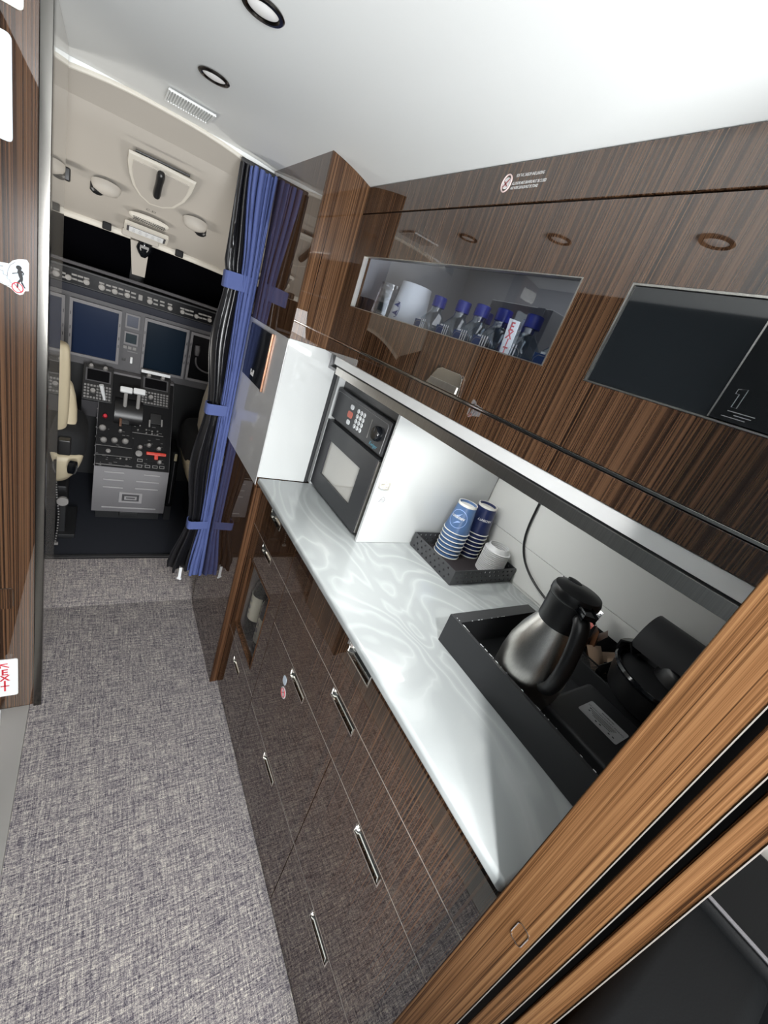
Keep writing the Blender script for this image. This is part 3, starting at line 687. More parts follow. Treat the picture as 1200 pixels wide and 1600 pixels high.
# ---- thermos carafe
def KR(z): return .96 - .06 * min(1., max(0., (z - .12) / .05))
def K(bm):
    for v in bm.verts: d = v.co - Vector((cx, cy, cz)); v.co = Vector((cx + d.x * KR(d.z), cy + d.y * KR(d.z), cz + d.z * 1.04))
cx, cy, cz = .693, .283, .927
ax = Vector((0, 0, 1)); hd = Vector((-.60, -.80, 0)).normalized()        # handle points aft and to the wall
t = thing('thermos_carafe', 'steel thermos jug with a black lid and handle standing in the black tray', 'carafe', (cx, cy, cz))
b = nb(); lathe(b, [(.062, .022), (.0655, .045), (.0665, .075), (.064, .105), (.057, .135), (.0475, .160), (.0425, .172)], (cx, cy, cz), seg=48); K(b); obj('steel_body', b, STEEL, t, 60)
b = nb(); lathe(b, [(0, 0), (.058, 0), (.0625, .004), (.0632, .022), (.0615, .0225)], (cx, cy, cz), seg=48); K(b); obj('base', b, BLACKP, t)
b = nb(); lathe(b, [(.0425, .1705), (.0435, .172), (.0440, .190), (.0455, .216), (.0462, .220)], (cx, cy, cz), seg=48); K(b); obj('collar', b, BLACKP, t)
b = nb(); lathe(b, [(.0462, .2205), (.0478, .224), (.0480, .232), (.045, .2385), (.025, .2425), (0, .2435)], (cx, cy, cz), seg=48)
sp = -hd; o = Vector((cx, cy, cz)) + sp * .043 + Z_ * .229; obox(b, o, hd.cross(Z_), Z_, sp, .014, .006, .006, .0025); K(b); obj('lid', b, BLACKP, t)
b = nb(); o = Vector((cx, cy, cz)) + sp * .028 + Z_ * .2408; lathe(b, [(.015, 0), (.015, .0022), (0, .0024)], o, seg=24, sx=.7); K(b); obj('pour_tab', b, BLACKG, t)
b = nb(); P = Vector((cx, cy, cz)); pts = [(.045, .208), (.058, .214), (.072, .204), (.083, .180), (.090, .150), (.090, .118), (.084, .092), (.072, .078), (.060, .084)]
tube(b, [P + hd * r + Z_ * z for r, z in pts], .011, 12, rs=[.010, .013, .0135, .0125, .012, .012, .012, .012, .010], flat=1.25); K(b); obj('handle', b, BLACKP, t, 60, 2)
b = nb(); obox(b, P + hd * .060 + Z_ * .224, hd, hd.cross(Z_), Z_, .013, .012, .008, .003); K(b); obj('lid_lever', b, BLACKG, t)

# ---- mesh basket with sachets
t = thing('mesh_basket', 'small black wire mesh basket of sachets behind the steel jug', 'basket', (.965, .335, .9275))
mx0, mx1, my0, my1, mz0, mz1 = .898, 1.050, .250, .385, .9205, .985
b = nb()
def meshwall(p, u, L):
    n = int(L / .0042); m = int((mz1 - mz0) / .0042)
    for i in range(-m, n):
        for s in (1, -1):
            a0 = i * .0042; pts = []
            lo = max(0, -a0) if s == 1 else max(0, -a0); hi = min(m * .0042, L - a0)
            if hi <= lo: continue
            q = [(a0 + lo, lo), (a0 + hi, hi)]
            if s == -1: q = [(L - x, z) for x, z in q]
            tube(b, [Vector(p) + Vector(u) * x + Z_ * z for x, z in q], .00055, 4)
meshwall((mx0, my0, mz0), Y_, my1 - my0); meshwall((mx0, my0, mz0), X_, mx1 - mx0); obj('wire_mesh', b, BLACKP, t, None)
b = nb()
for z in (mz0 + .001, mz1): tube(b, [(mx0, my0, z), (mx1, my0, z), (mx1, my1, z), (mx0, my1, z)], .002, 8, closed=True)
bx(b, mx0, mx1, my0, my1, mz0, mz0 + .0015); bx(b, mx1 - .001, mx1, my0, my1, mz0, mz1 - .002); bx(b, mx0, mx1, my1 - .001, my1, mz0, mz1 - .002); obj('frame', b, BLACKP, t)
def sachet(c, rz, tilt, w_, h_, m, lab, m2=None):
    b = nb(); rows = []; n = 8
    for i in range(n + 1):
        s = i / n; puff = .006 * math.sin(math.pi * s) ** .6; 
        rows.append([(-w_, -0, h_ * (2 * s - 1)), (-w_ * .5, -puff, h_ * (2 * s - 1)), (0, -puff * 1.2, h_ * (2 * s - 1)), (w_ * .5, -puff, h_ * (2 * s - 1)), (w_, 0, h_ * (2 * s - 1)),
                     (w_ * .5, puff, h_ * (2 * s - 1)), (0, puff * 1.2, h_ * (2 * s - 1)), (-w_ * .5, puff, h_ * (2 * s - 1))])
    surf(b, rows, closed=True); M = Matrix.Translation(c) @ Matrix.Rotation(rz, 4, 'Z') @ Matrix.Rotation(tilt, 4, 'X')
    if m2:
        for f in b.faces:
            if f.calc_center_median().z > h_ * .55: f.material_index = 1
    b.transform(M); return tag(obj('sachet', b, [m, m2] if m2 else m), lab, 'sachet', 'sachets in the mesh basket')
sachet((0.945, 0.336, 0.992), 1.1, .25, .016, .044, BLACKP, 'black sachet with a red top in the mesh basket', REDF)
sachet((0.965, 0.306, 0.985), .7, -.2, .017, .040, BRWN, 'brown sachet leaning in the mesh basket beside the red topped one')
sachet((0.985, 0.348, 1.006), 1.3, .15, .018, .046, SILV, 'tall silver foil sachet at the back of the mesh basket')
sachet((1.010, 0.321, 0.975), .5, .5, .018, .034, BRWN, 'brown sachet at the splashback side of the mesh basket')
sachet((0.950, 0.276, 0.968), -.3, -.9, .022, .030, TANP, 'tan paper sachet lying on top of the mesh basket near the jug')
sachet((0.992, 0.276, 0.966), .6, 1.0, .022, .030, TANP, 'tan paper sachet lying on top of the mesh basket near the black kettle')

# ---- coffee appliance
t = thing('coffee_maker', 'black coffee maker with a round lid and grey rating plate beside the partition', 'coffee maker', (.86, .16, .9275))
b = nb(); bx(b, .690, .858, .070, .235, .9275, .966, .008, seg=3); obj('base', b, BLACKM, t)
b = nb(); pc = Vector((.782, .160, .9662)); u = Vector((.02, -1, 0)).normalized(); v = Vector((1, .02, 0)).normalized(); uu = u; vv = v
plate(b, pc, uu, vv, Z_, .039, .0265, .004, .0006); rp = obj('rating_plate', b, mat('grey_rating_plate', (.42, .43, .44), .5), t)
obj('plate_text', text_bm('GLVDECADCOAAB LZE08AQ', .0056, pc + vv * .009 + Z_ * .0004, uu, vv), INK, rp, None)
obj('plate_text', text_bm('MEGAMASTER', .0040, pc + vv * .018 + Z_ * .0004, uu, vv, bold=.0001), INK, rp, None)
b = nb()
for k in range(4): obox(b, pc + vv * (.003 - k * .0042) - uu * (.002 - k * .001) + Z_ * .0006, uu, vv, Z_, .027 - .003 * k, .0007, .0001)
for k, (a, c_) in enumerate(((-.028, .003), (-.026, -.006), (-.006, -.017), (.002, -.016), (.020, -.017), (.028, -.016))): obox(b, pc + uu * a + vv * c_ + Z_ * .0006, uu, vv, Z_, .0018, .0015, .0001)
obj('plate_marks', b, INK, rp, None)
kc = Vector((.944, .150, .928))
b = nb(); lathe(b, [(0, .04), (.072, .04), (.088, .05), (.094, .075), (.096, .100)], kc, seg=48); obj('jar', b, BLACKP, t)
b = nb(); lathe(b, [(.090, .0985), (.098, .0985), (.1005, .104), (.098, .1095), (.0915, .1085), (.088, .102)], kc, seg=48); obj('rim', b, BLACKG, t)
b = nb(); lathe(b, [(.0875, .100), (.082, .1035), (.030, .1045), (0, .1045)], kc, seg=48); ld = obj('lid', b, BLACKM, t)
b = nb(); lathe(b, [(.0, .1062), (.018, .1062), (.0155, .128), (.010, .136), (0, .138)], kc, seg=24, sx=2., ref=(.5, .86, 0)); obj('lid_knob', b, BLACKP, ld)
b = nb(); rows = []
for i in range(13):
    a = -.25 + i * .16; rr_ = .0875
    rows.append([kc + Vector((math.cos(a) * r, math.sin(a) * r, z)) for r, z in ((.076, .108), (.089, .128), (.103, .120), (.1025, .1))])
surf(b, rows); thick(b, -.004); obj('hinge_guard', b, BLACKP, t)
b = nb(); tube(b, [kc + Vector((.085, .045, .05)), kc + Vector((.087, .030, .150))], .045, 28); 
b.free(); b = nb(); hc = Vector((.998, .150, .928)); rows = []
for k in range(15):
    a = math.pi * k / 14; rows.append([(hc.x + -.004 - .056 * math.cos(a), y, hc.z + .125 + .070 * math.sin(a)) for y in (.072, .09, .2, .232, .238)])
surf(b, rows); bx(b, hc.x - .03, hc.x + .05, .072, .236, .928, 1.062, .004)
b.faces.ensure_lookup_table()
obj('housing', b, CHARC, t)
b = nb(); obox(b, (.997, .155, 1.1215), Y_, X_, Z_, .036, .001, .0012); obox(b, (1.035, .105, 1.121), Y_, X_, Z_, .014, .008, .003, .001); obj('vent_slots', b, BLACKG, t)

# ---- mains cord on the splashback
b = nb(); pts = [(1.052, .655, 1.215), (1.051, .652, 1.168), (1.050, .650, 1.11), (1.049, .640, 1.05), (1.048, .605, 1.00), (1.046, .55, .972), (1.044, .49, .955), (1.044, .43, .95)]
tube(b, pts, .0034, 10); tag(obj('power_cord', b, BLACKP, None, 60, 2), 'black power cord hanging down the white splashback behind the cups', 'cord')

# ---- contents of the overhead locker
SZ = 1.3985
def bottle(x, y, lab, rz=0.):
    t = thing('water_bottle', lab, 'bottle', (x, y, SZ), 'water bottles in the overhead locker')
    b = nb(); rows = []; 
    prof = [(.026, 0, .005), (.029, .004, .006), (.029, .098, .006), (.027, .106, .008), (.016, .128, .013), (.0128, .134, .0126), (.0128, .150, .0126)]
    for hw, h, r in prof: rows.append([(x + p, y + q, SZ + h) for p, q in rrect(hw, hw, min(r, hw * .99), 3)])
    surf(b, rows, closed=True); obj('clear_body', b, PET, t)
    b = nb(); lathe(b, [(.0148, .143), (.0150, .1445), (.0150, .163), (.014, .1645), (0, .165)], (x, y, SZ), seg=24); obj('cap', b, CAPB, t)
    b = nb(); bx(b, x + .0262, x + .0285, y - .0265, y + .0265, SZ + .012, SZ + .097); bx(b, x - .027, x + .026, y - .0286, y - .0275, SZ + .012, SZ + .080); lb = obj('back_label', b, LABB, t)
    b = nb(); bx(b, x - .0297, x - .0292, y + .004, y + .0262, SZ + .012, SZ + .107); obj('front_label', b, LABB, t)
    b = nb()
    tube(b, [(x - .0294, y + p, SZ + q) for p, q in [(-.024, .02), (-.024, .098), (-.018, .104), (.018, .104), (.024, .098), (.024, .02)]], .0006, 6); obj('moulded_edge', b, KNOB, t)
    bt = text_bm('FIJI', .040, (x - .0296, y + .001, SZ + .0945), -Y_, Z_, .0, spacing=1.05, bold=.0004)
    for v in bt.verts: v.co.y = y + (v.co.y - y) * .62
    obj('label_print', bt, WINK, t, None); return t
def at(y): return y
bl = [(.607, .833, 'water bottle with a blue cap, the forward one beside the white paper cups'), (.607, .748, 'water bottle with a blue cap, second from the forward end of the front row'),
      (.607, .688, 'water bottle with a blue cap, in the middle of the front row'), (.607, .627, 'water bottle with a blue cap, second from the aft end of the full front row'),
      (.607, .552, 'water bottle with a blue cap, standing apart near the aft end of the window'), (.607, .470, 'water bottle half cut off by the aft edge of the locker window'),
      (.672, .745, 'water bottle with a blue cap in the back row behind the forward bottles'), (.672, .684, 'water bottle with a blue cap in the back row behind the middle bottle'), (.672, .620, 'water bottle with a blue cap in the back row, aft one')]
b0 = None
for x, y, lab in bl:
    if b0 is None: b0 = bottle(x, y, lab); p0_ = (x, y)
    else: dup(b0, (x - p0_[0], y - p0_[1], 0), lab)
# stacks of cups in the locker
def lcup(x, y, z, m, lab, grp, rim, bas, h, down=True):
    b = nb(); pr = [(rim, 0), (rim + .001, .001), (rim, .003), (bas, h), (bas - .002, h + .0006), (bas - .003, h - .004), (0, h - .004)] if down else [(0, 0), (bas, 0), (rim, h - .003), (rim + .001, h - .001), (rim, h), (rim - .002, h - .002), (bas - .001, .003), (0, .003)]
    lathe(b, pr, (x, y, z), seg=36); return tag(obj('stacked_cup', b, m), lab, 'cup', grp)
wl_ = None
for i in range(6):
    lab = 'white paper cup, %s of the white stack in the locker' % ordn[i if i < 5 else 6]
    if wl_ is None: wl_ = lcup(.606, .938, SZ, CUPW if False else PAPER, lab, 'white cups in the locker', .0465, .0360, .105)
    elif i < 5: dup(wl_, (0, 0, .0125 * i), lab)
    else:
        tw = thing('stacked_cup', lab, 'cup', (.606, .938, SZ + .0145 * i - .001), 'white cups in the locker')
        b = nb(); z0 = SZ + .0145 * i - .001; lathe(b, [(.0470, .0), (.0475, .001), (.0470, .003), (.0360, .105), (.034, .1056), (.033, .101), (0, .101)], (.606, .938, z0), seg=40); obj('wall', b, mat('soft_white_paper', (.74, .75, .77), .5), tw)
        for k, (dz, s) in enumerate(((.010, 1.), (-.008, -.6))):
            bb = nb(); P2 = [(-.012, 0), (.004, .0045), (.012, .0075), (.007, .001), (.010, -.004), (.001, -.002)]
            pl = [Vector((.606 - .0437, .929 - p, z0 + .040 + dz + q)) for p, q in P2]
            poly_prism(bb, pl, (-1, 0, 0), .0012); obj('emblem_bird', bb, NAVYP, tw, None)
        bb = nb(); tube(bb, [(.606 - .0442 + .004 * abs(math.sin(a)) * 0, .926 - .013 * math.cos(a), z0 + .041 + .017 * math.sin(a)) for a in [-1.7 + i * .2 for i in range(18)]], .0006, 6); obj('emblem_arc', bb, NAVYP, tw, None)
cl_ = None
for i in range(7):
    lab = 'clear plastic cup, %s of the clear stack in the locker' % ordn[i]
    if cl_ is None: cl_ = lcup(.604, 1.046, SZ, CLCUP, lab, 'clear cups in the locker', .0375, .0290, .075)
    else: dup(cl_, (0, 0, .0155 * i), lab)
for k, (x, y, r) in enumerate(((.605, 1.118, .030), (.605, 1.160, .027))):
    b = nb(); lathe(b, [(0, 0), (r * .85, 0), (r, .10), (r + .001, .122), (r - .001, .122), (r - .003, .1), (0, .1)], (x, y, SZ), seg=32)
    tag(obj('dark_tumbler', b, mat('dark_tumbler_glass', (.02, .022, .035), .2, coat=.6) if k == 0 else MATS['dark_tumbler_glass']), 'dark tumbler in the locker %s' % ('next to the clear cups' if k == 0 else 'at the forward end of the window'), 'tumbler', 'dark tumblers in the locker')
b = nb(); bx(b, .72, .93, .62, .80, SZ, 1.60, .002); bx(b, .719, .7205, .64, .66, 1.42, 1.60); tag(obj('carton', b, mat('pale_carton', (.55, .55, .55), .6)), 'pale carton standing behind the bottles in the locker', 'box')

# ---- black glass control plate on the grey insert
t = thing('control_plate', 'black glass control plate with a bronze edge on the grey panel by the curtain', 'control panel', (.424, 1.46, 1.163))
b = nb(); bx(b, .4215, .4260, 1.340, 1.585, 1.163, 1.338, .0012); gp = obj('glass', b, BLACKG, t)
b = nb(); bx(b, .4190, .4260, 1.330, 1.3395, 1.161, 1.340, .001); obj('bronze_edge', b, mat('bronze_trim', (.24, .12, .07), .3, .6), t)
b = nb(); c = Vector((.4212, 1.462, 1.186)); obox(b, c, Y_, Z_, -X_, .018, .005, .0005, .0002); obox(b, c + Vector((0, -.012, .009)), Y_, Z_, -X_, .007, .006, .0005, .0002); obox(b, c + Vector((0, .016, .008)), Y_, Z_, -X_, .005, .006, .0005, .0002); obj('emblem', b, WINK, gp)

# ---- curtain
t = thing('curtain', 'gathered blue and black cockpit curtain tied with three blue bands beside the glossy panel', 'curtain', (.37, 1.66, .24))
def lerp(tab, z):
    if z >= tab[0][0]: return tab[0][1]
    for (a, fa), (c_, fc) in zip(tab, tab[1:]):
        if z >= c_: s = (a - z) / (a - c_); return fa + (fc - fa) * (s * s * (3 - 2 * s))
    return tab[-1][1]
def drape(x0t, x1t, yt, ampt, folds, ph, zs, mi, bm, thickn=.004):
    rows = []; n = 96
    for z in zs:
        x0, x1, y, am = (lerp(q, z) for q in (x0t, x1t, yt, ampt)); r = []
        for i in range(n + 1):
            s = i / n; a = s * folds * 2 * math.pi + ph + .5 * math.sin(3.1 * z + s * 6); 
            r.append((x0 + (x1 - x0) * s + .35 * am * math.sin(2 * a + 1), y + am * math.sin(a) + .3 * am * math.sin(2.3 * a + z * 4), z))
        rows.append(r)
    surf(bm, rows, mi); thick(bm, thickn); return bm
zs = [1.768 - i * (1.768 - .235) / 90 for i in range(91)]
b = nb(); drape([(1.77, .345), (1.45, .372), (1.0, .385), (.5, .392), (.24, .372)], [(1.77, .4245), (1.45, .4235), (1.0, .423), (.5, .4235), (.24, .4245)], [(1.77, 1.635), (1.45, 1.63), (.5, 1.632), (.24, 1.628)],
              [(1.77, .017), (1.45, .013), (1.0, .010), (.5, .010), (.24, .022)], 4, .3, zs, 0, b)
bl_ = obj('blue_cloth', b, BLUE, t, 80)
b = nb(); drape([(1.77, .318), (1.5, .318), (1.44, .332), (1.25, .316), (1.0, .343), (.75, .322), (.5, .346), (.24, .296)], [(1.77, .352), (1.45, .388), (1.0, .396), (.75, .398), (.5, .400), (.24, .405)], [(1.77, 1.655), (1.45, 1.650), (.5, 1.652), (.24, 1.655)],
              [(1.77, .010), (1.45, .012), (1.2, .016), (1.0, .011), (.75, .016), (.5, .010), (.24, .022)], 2.6, 1.2, zs, 0, b)
lin = obj('black_lining', b, SATIN, t, 80)
for nm, zc_, x0, x1, h in (('tie_band', 1.442, .318, .405, .026), ('tie_band', .995, .330, .412, .021), ('tie_band', .487, .334, .4235, .019)):
    b = nb(); rows = []
    for z in (zc_ - h, zc_ - h * .9, zc_, zc_ + h * .9, zc_ + h):
        r = []; k = .0015 if abs(z - zc_) > h * .95 else .0
        for p, q in rrect((x1 - x0) / 2 - k, .026 - k, .014, 5): r.append(((x0 + x1) / 2 + p, 1.640 + q, z + .06 * p))
        rows.append(r)
    surf(b, rows, closed=True); thick(b, .002); obj(nm, b, BLUE, t)
b = nb(); bx(b, .336, .348, 1.640, 1.644, .19, .25, .001); obox(b, (.341, 1.641, .19), (1, 0, -.6), (.6, 0, 1), Y_, .010, .005, .003, .001); tg = obj('hem_tag', b, PAPER, t); tg['label'] = 'small white tag under the hem'
b = nb(); bx(b, .318, .4245, 1.652, 1.668, 1.768, 1.781, .002); obj('curtain_track', b, BLACKP, t)

# ---- ceiling lamps and vent
def downlight(x, y, power, lens, lab):
    z = zc(x) - .0005; t = thing('ceiling_downlight', lab, 'ceiling light', (x, y, z), 'ceiling downlights over the aisle')
    b = nb(); lathe(b, [(.0225, -.001), (.0300, -.001), (.0315, -.003), (.0295, -.0050), (.0245, -.0055), (.0225, -.0035)], (x, y, z), seg=40); obj('ring', b, mat('dark_chrome_ring', (.10, .09, .085), .25, 1.) if 'dark_chrome_ring' not in MATS else MATS['dark_chrome_ring'], t)
    b = nb(); lathe(b, [(.0225, -.0020), (.015, -.0042), (0, -.0050)], (x, y, z), seg=32); obj('lens', b, lens, t)
    if power <= 0: return
    l = bpy.data.lights.new('bulb', 'AREA'); l.shape = 'DISK'; l.size = .044; l.energy = power; l.spread = math.radians(150)
    o = bpy.data.objects.new('bulb', l); COL.objects.link(o); o.parent = t; o.location = (0, 0, -.009)
downlight(.160, 1.236, DIM, LENS, 'round ceiling downlight next to the slotted vent')
downlight(.163, .870, DIM, LENS, 'round ceiling downlight at the top edge of the photo')
downlight(.165, .500, DIM, LENS, 'round ceiling downlight over the middle of the counter, seen only in reflection')
for y, w_, o_ in ((-.26, 1., 'first'), (-.64, .4, 'second'), (-1.02, .4, 'third'), (-1.40, .4, 'fourth')): downlight(.160, y, KEY * w_, LENSK, 'lit ceiling downlight over the cabin aisle, %s aft of the galley' % o_)
t = thing('air_vent', 'white slotted air vent set in the ceiling near the cockpit', 'vent', (.152, 1.53, 1.79))
b = nb(); grid_panel(b, (.098, 1.475, 1.7965), X_, Y_, -Z_, [0, .004, .106, .110], [0, .004, .108, .112], [(.004, .106, .004, .108)], .003); obj('frame', b, CEIL, t)
b = nb()
for i in range(17): bx(b, .103 + i * .0061, .1055 + i * .0061, 1.480, 1.582, 1.7925, 1.797)
obj('slats', b, CEIL, t)
b = nb(); bx(b, .0985, .2075, 1.4755, 1.5865, 1.7970, 1.7985); obj('recess', b, mat('vent_recess', (.62, .63, .63), .7), t)

# ---- signs on the left bulkhead
LY = 1.2355
def card(nm, lab, x0, x1, z0, z1, m, r=.008, th=.003, cat='sign'):
    b = nb(); plate(b, ((x0 + x1) / 2, LY, (z0 + z1) / 2), X_, Z_, -Y_, (x1 - x0) / 2, (z1 - z0) / 2, r, th); return tag(obj(nm, b, m), lab, cat)
card('wall_card', 'cream card at the top of the dark wood bulkhead by the steel jamb', -.2135, -.1395, 1.727, 1.765, mat('cream_card', (.72, .71, .66), .5))
card('wall_placard', 'large pale blue card on the upper part of the dark wood bulkhead', -.2135, -.1555, 1.533, 1.690, PBLUE)
t = thing('step_sticker', 'white warning sticker of a running figure on stairs on the dark wood bulkhead', 'sticker', (-.19, LY - .001, 1.27))
b = nb(); oc = onY; pts = [(-30, 405), (6, 410), (14, 412), (20, 407), (30, 405), (42, 406), (45.5, 412), (45, 455), (39, 455), (36, 460), (31, 461), (25, 458), (20, 453), (15, 449), (0, 441), (-30, 428)]
poly_prism(b, [onY(p, LY) for p in pts], (0, -1, 0), .0012); obj('backing', b, PAPER, t, None)
b = nb(); pts = [(-28, 408), (6, 413), (14, 415), (21, 410), (30, 408.3), (41, 409), (43.5, 413), (43.3, 453), (36, 452), (31, 449), (24, 446), (15, 445), (0, 437), (-28, 424)]
poly_prism(b, [onY(p, LY - .0012) for p in pts], (0, -1, 0), .0003); obj('pale_field', b, PBLUE, t, None)
b = nb(); yy = LY - .0017
def ink(P, r=.0006, bm=None): tube(bm, [onY(p, yy) for p in P], r, 5)
ink([(-2, 421), (5, 423), (5, 428), (11, 431), (11, 435), (15, 437), (16, 441), (20, 443)], bm=b); ink([(11, 432), (12, 423), (16, 414), (24, 409.5)], bm=b); ink([(-2, 438), (10, 446), (19, 448)], bm=b); ink([(0, 415), (5, 416)], .0009, b); obj('stair_lines', b, GINK, t, None)
b = nb()
lathe(b, [(.0046, 0), (.0046, .0004), (0, .0004)], onY((29.5, 418.5), yy), (0, -1, 0), 16)
poly_prism(b, [onY(p, yy) for p in [(27.5, 422), (31, 421), (35.5, 424), (38, 428), (36, 431), (35, 429), (36, 427.5), (34.5, 427), (36, 434), (36, 438), (35, 441), (40, 450.5), (38.5, 451), (33, 443), (33, 440), (29, 443), (28.5, 450), (26, 450), (26.5, 441), (31, 436), (29, 431), (28, 427), (19, 428), (19, 426.5), (27, 426)]], (0, -1, 0), .0004); obj('runner', b, INK, t, None)
b = nb(); cc = onY((27.5, 449.5), yy - .0004); tube(b, [cc + X_ * .0088 * math.cos(a) + Z_ * .0095 * math.sin(a) for a in [i * math.pi / 12 for i in range(24)]], .0010, 6, closed=True); tube(b, [cc + Vector((-.006, 0, .007)), cc + Vector((.006, 0, -.007))], .0008, 5); obj('red_circle', b, REDP, t, None)
t = thing('exit_card', 'white card with hand-lettered red EXIT and an arrow low on the left bulkhead', 'sign', (-.23, LY, .06))
b = nb(); plate(b, (-.1855, LY, .141), X_, Z_, -Y_, .029, .078, .006, .002); obj('card', b, PAPER, t)
b = nb()
ex = onY((9, 1060), LY - .0022)
for s, z in (('E', .166), ('X', .141), ('I', .1175), ('T', .0965)): merge(b, text_bm(s, .034, (-.1875, LY - .002, z), X_, Z_, bold=.0006))
obj('exit_letters', b, REDP, t, None)
b = nb(); tube(b, [(-.177, LY - .0026, .187), (-.197, LY - .0026, .200)], .0016, 5); tube(b, [(-.180, LY - .0026, .2025), (-.1975, LY - .0026, .2015), (-.1965, LY - .0026, .187)], .0016, 5); obj('exit_arrow', b, REDP, t, None)
b = nb(); bx(b, -.2145, -.192, 1.04, 1.20, -.0005, .050, .006); tag(obj('entry_step_cover', b, PAPER), 'white plastic corner piece by the entry sill under the EXIT card', 'cover')
t = thing('flush_latch', 'flush rectangular wood latch with a chrome edge on the left bulkhead', 'latch', (-.2, LY, .44))
b = nb(); plate(b, (-.1895, LY, .452), X_, Z_, -Y_, .024, .036, .006, .0008); obj('plate', b, WOOD, t)
b = nb(); tube(b, [(-.213, LY - .001, .4885), (-.168, LY - .001, .4885), (-.1655, LY - .001, .485), (-.1655, LY - .001, .425)], .0011, 6); obj('chrome_edge', b, CHROME, t)
# exit card in the locker, between the glass and the bottles
t = thing('exit_card', 'narrow white EXIT card standing against the bottles behind the locker glass', 'sign', (.5665, .63, 1.3985))
q = [onX(p, .5665) for p in ((797, 497), (812.5, 503), (792, 557), (779, 551))]; dz = Vector((0, 0, 0))
lo = [q[3] + (q[3] - q[0]) * .62, q[2] + (q[2] - q[1]) * .62]; lo = [Vector((.5665, p.y, max(1.399, p.z))) for p in lo]
b = nb(); poly_prism(b, [q[0], q[1], lo[1], lo[0]], (1, 0, 0), .001); obj('card', b, PAPER, t, None)
b = nb(); ctr = (q[0] + q[1]) / 2; dv = ((q[2] + q[3]) / 2 - ctr)
for k, ch in enumerate('EXIT'): merge(b, text_bm(ch, .019, ctr + dv * (.20 + .235 * k) - X_ * .0002, -Y_, Z_, bold=.0004))
obj('letters', b, REDP, t, None)

# ================================================================== COCKPIT
PY = 2.80
# ---- instrument panel
t = thing('instrument_panel', 'grey cockpit instrument panel carrying the dark displays', 'instrument panel', (.13, PY, .75))
b = nb(); bx(b, -.60, .86, PY, PY + .05, .775, 1.150, .004); obj('board', b, DGREY, t)
b = nb(); x0, x1 = .092, .171; c = Vector(((x0 + x1) / 2, PY, 0))
for k, (pz, hh, hw) in enumerate(((1.062, .037, .033), (.972, .034, .033))):
    b = nb(); grid_panel(b, (c.x, PY, pz), X_, Z_, -Y_, [-hw, -hw + .007, hw - .007, hw], [-hh, -hh + .009, hh - .009, hh], [(-hw + .007, hw - .007, -hh + .009, hh - .009)], .010); o = obj('standby_bezel', b, MGREY, t)
    b = nb(); bx(b, c.x - hw + .007, c.x + hw - .007, PY - .004, PY, pz - hh + .009, pz + hh - .009); obj('standby_screen', b, NAVY if k == 0 else mat('screen_dim_teal', (.012, .028, .038), .15, coat=.5), o)
for i in range(3):
    b = nb(); bx(b, c.x - .034 + i * .0225, c.x - .016 + i * .0225, PY - .006, PY, .9125, .929, .002); obj('push_button', b, LEGEND, t)
b = nb(); bx(b, c.x - .034, c.x - .018, PY - .004, PY, .845, .860, .001); obj('guarded_switch', b, BLACKP, t)
b = nb(); bx(b, c.x + .004, c.x + .016, PY - .012, PY, .838, .874, .003); obj('toggle', b, PAPER, t)
b = nb()
for z in (.902, .899): bx(b, c.x - .012, c.x + .036, PY - .0008, PY, z - .0006, z + .0006)
obj('panel_legend', b, GINK, t)
def display(x0, x1, z0, z1, lab, tone):
    t = thing('cockpit_display', lab, 'display', ((x0 + x1) / 2, PY - .02, z0), 'cockpit displays')
    b = nb(); f = .013; bx(b, x0, x1, PY - .008, PY - .001, z0, z1, .002); obj('back_plate', b, MGREY, t)
    b = nb(); grid_panel(b, (x0, PY - .0085, z0), X_, Z_, -Y_, [0, f, x1 - x0 - f, x1 - x0], [0, f, z1 - z0 - f * 1.2, z1 - z0], [(f, x1 - x0 - f, f, z1 - z0 - f * 1.2)], .016)
    obj('bezel', b, MGREY, t); b = nb(); bx(b, x0 + f, x1 - f, PY - .012, PY - .0085, z0 + f, z1 - f * 1.2); obj('screen', b, tone, t)
    b = nb()
    for zz in (z0 + .09, z0 + .13, z0 + .2):
        bx(b, x1 - .007, x1 - .004, PY - .0265, PY - .0245, zz, zz + .016); bx(b, x0 + .004, x0 + .007, PY - .0265, PY - .0245, zz, zz + .016)
    obj('bezel_keys', b, BLACKP, t)
NAVY2 = mat('screen_blue', (.010, .020, .052), .25, spec=.06)
NAVY3 = mat('screen_teal_navy', (.006, .014, .026), .25, spec=.06)
display(-.385, -.160, .820, 1.101, 'dark cockpit display at the left, mostly behind the steel jamb', NAVY2)
display(-.142, .080, .820, 1.101, 'large navy cockpit display left of the two small standby screens', NAVY2)
display(.186, .410, .818, 1.104, 'large dark teal cockpit display right of the two small standby screens', NAVY3)
display(.420, .640, .820, 1.100, 'black cockpit display at the right behind the curtain and the hand microphone', NIGHT)
# ---- glareshield
t = thing('glareshield', 'black glareshield with a long row of grey selector knobs and keys', 'glareshield', (.13, 2.66, 1.15))
GY = 2.66
b = nb(); bx(b, -.60, .86, GY + .004, 2.84, 1.152, 1.250, .006); rows = []
obj('shroud', b, BLACKM, t)
b = nb(); tube(b, [(x, GY - .004, 1.257 + .012 * math.cos((x - .13) * 2.2)) for x in [-.6 + i * .05 for i in range(30)]], .008, 8); obj('top_bead', b, DGREY, t)
b = nb(); bx(b, -.60, .86, GY, GY + .006, 1.178, 1.240, .001); obj('selector_panel', b, NIGHT, t)
b = nb(); bx(b, -.60, .86, GY - .004, GY + .006, 1.138, 1.174, .004); obj('lower_edge', b, mat('dark_navy_paint', (.010, .012, .022), .5, spec=.2), t)
def gp_(px): return onY(px, GY)
cr = lambda x, y: (60 + x / 4.138, 390 + y / 4.138)
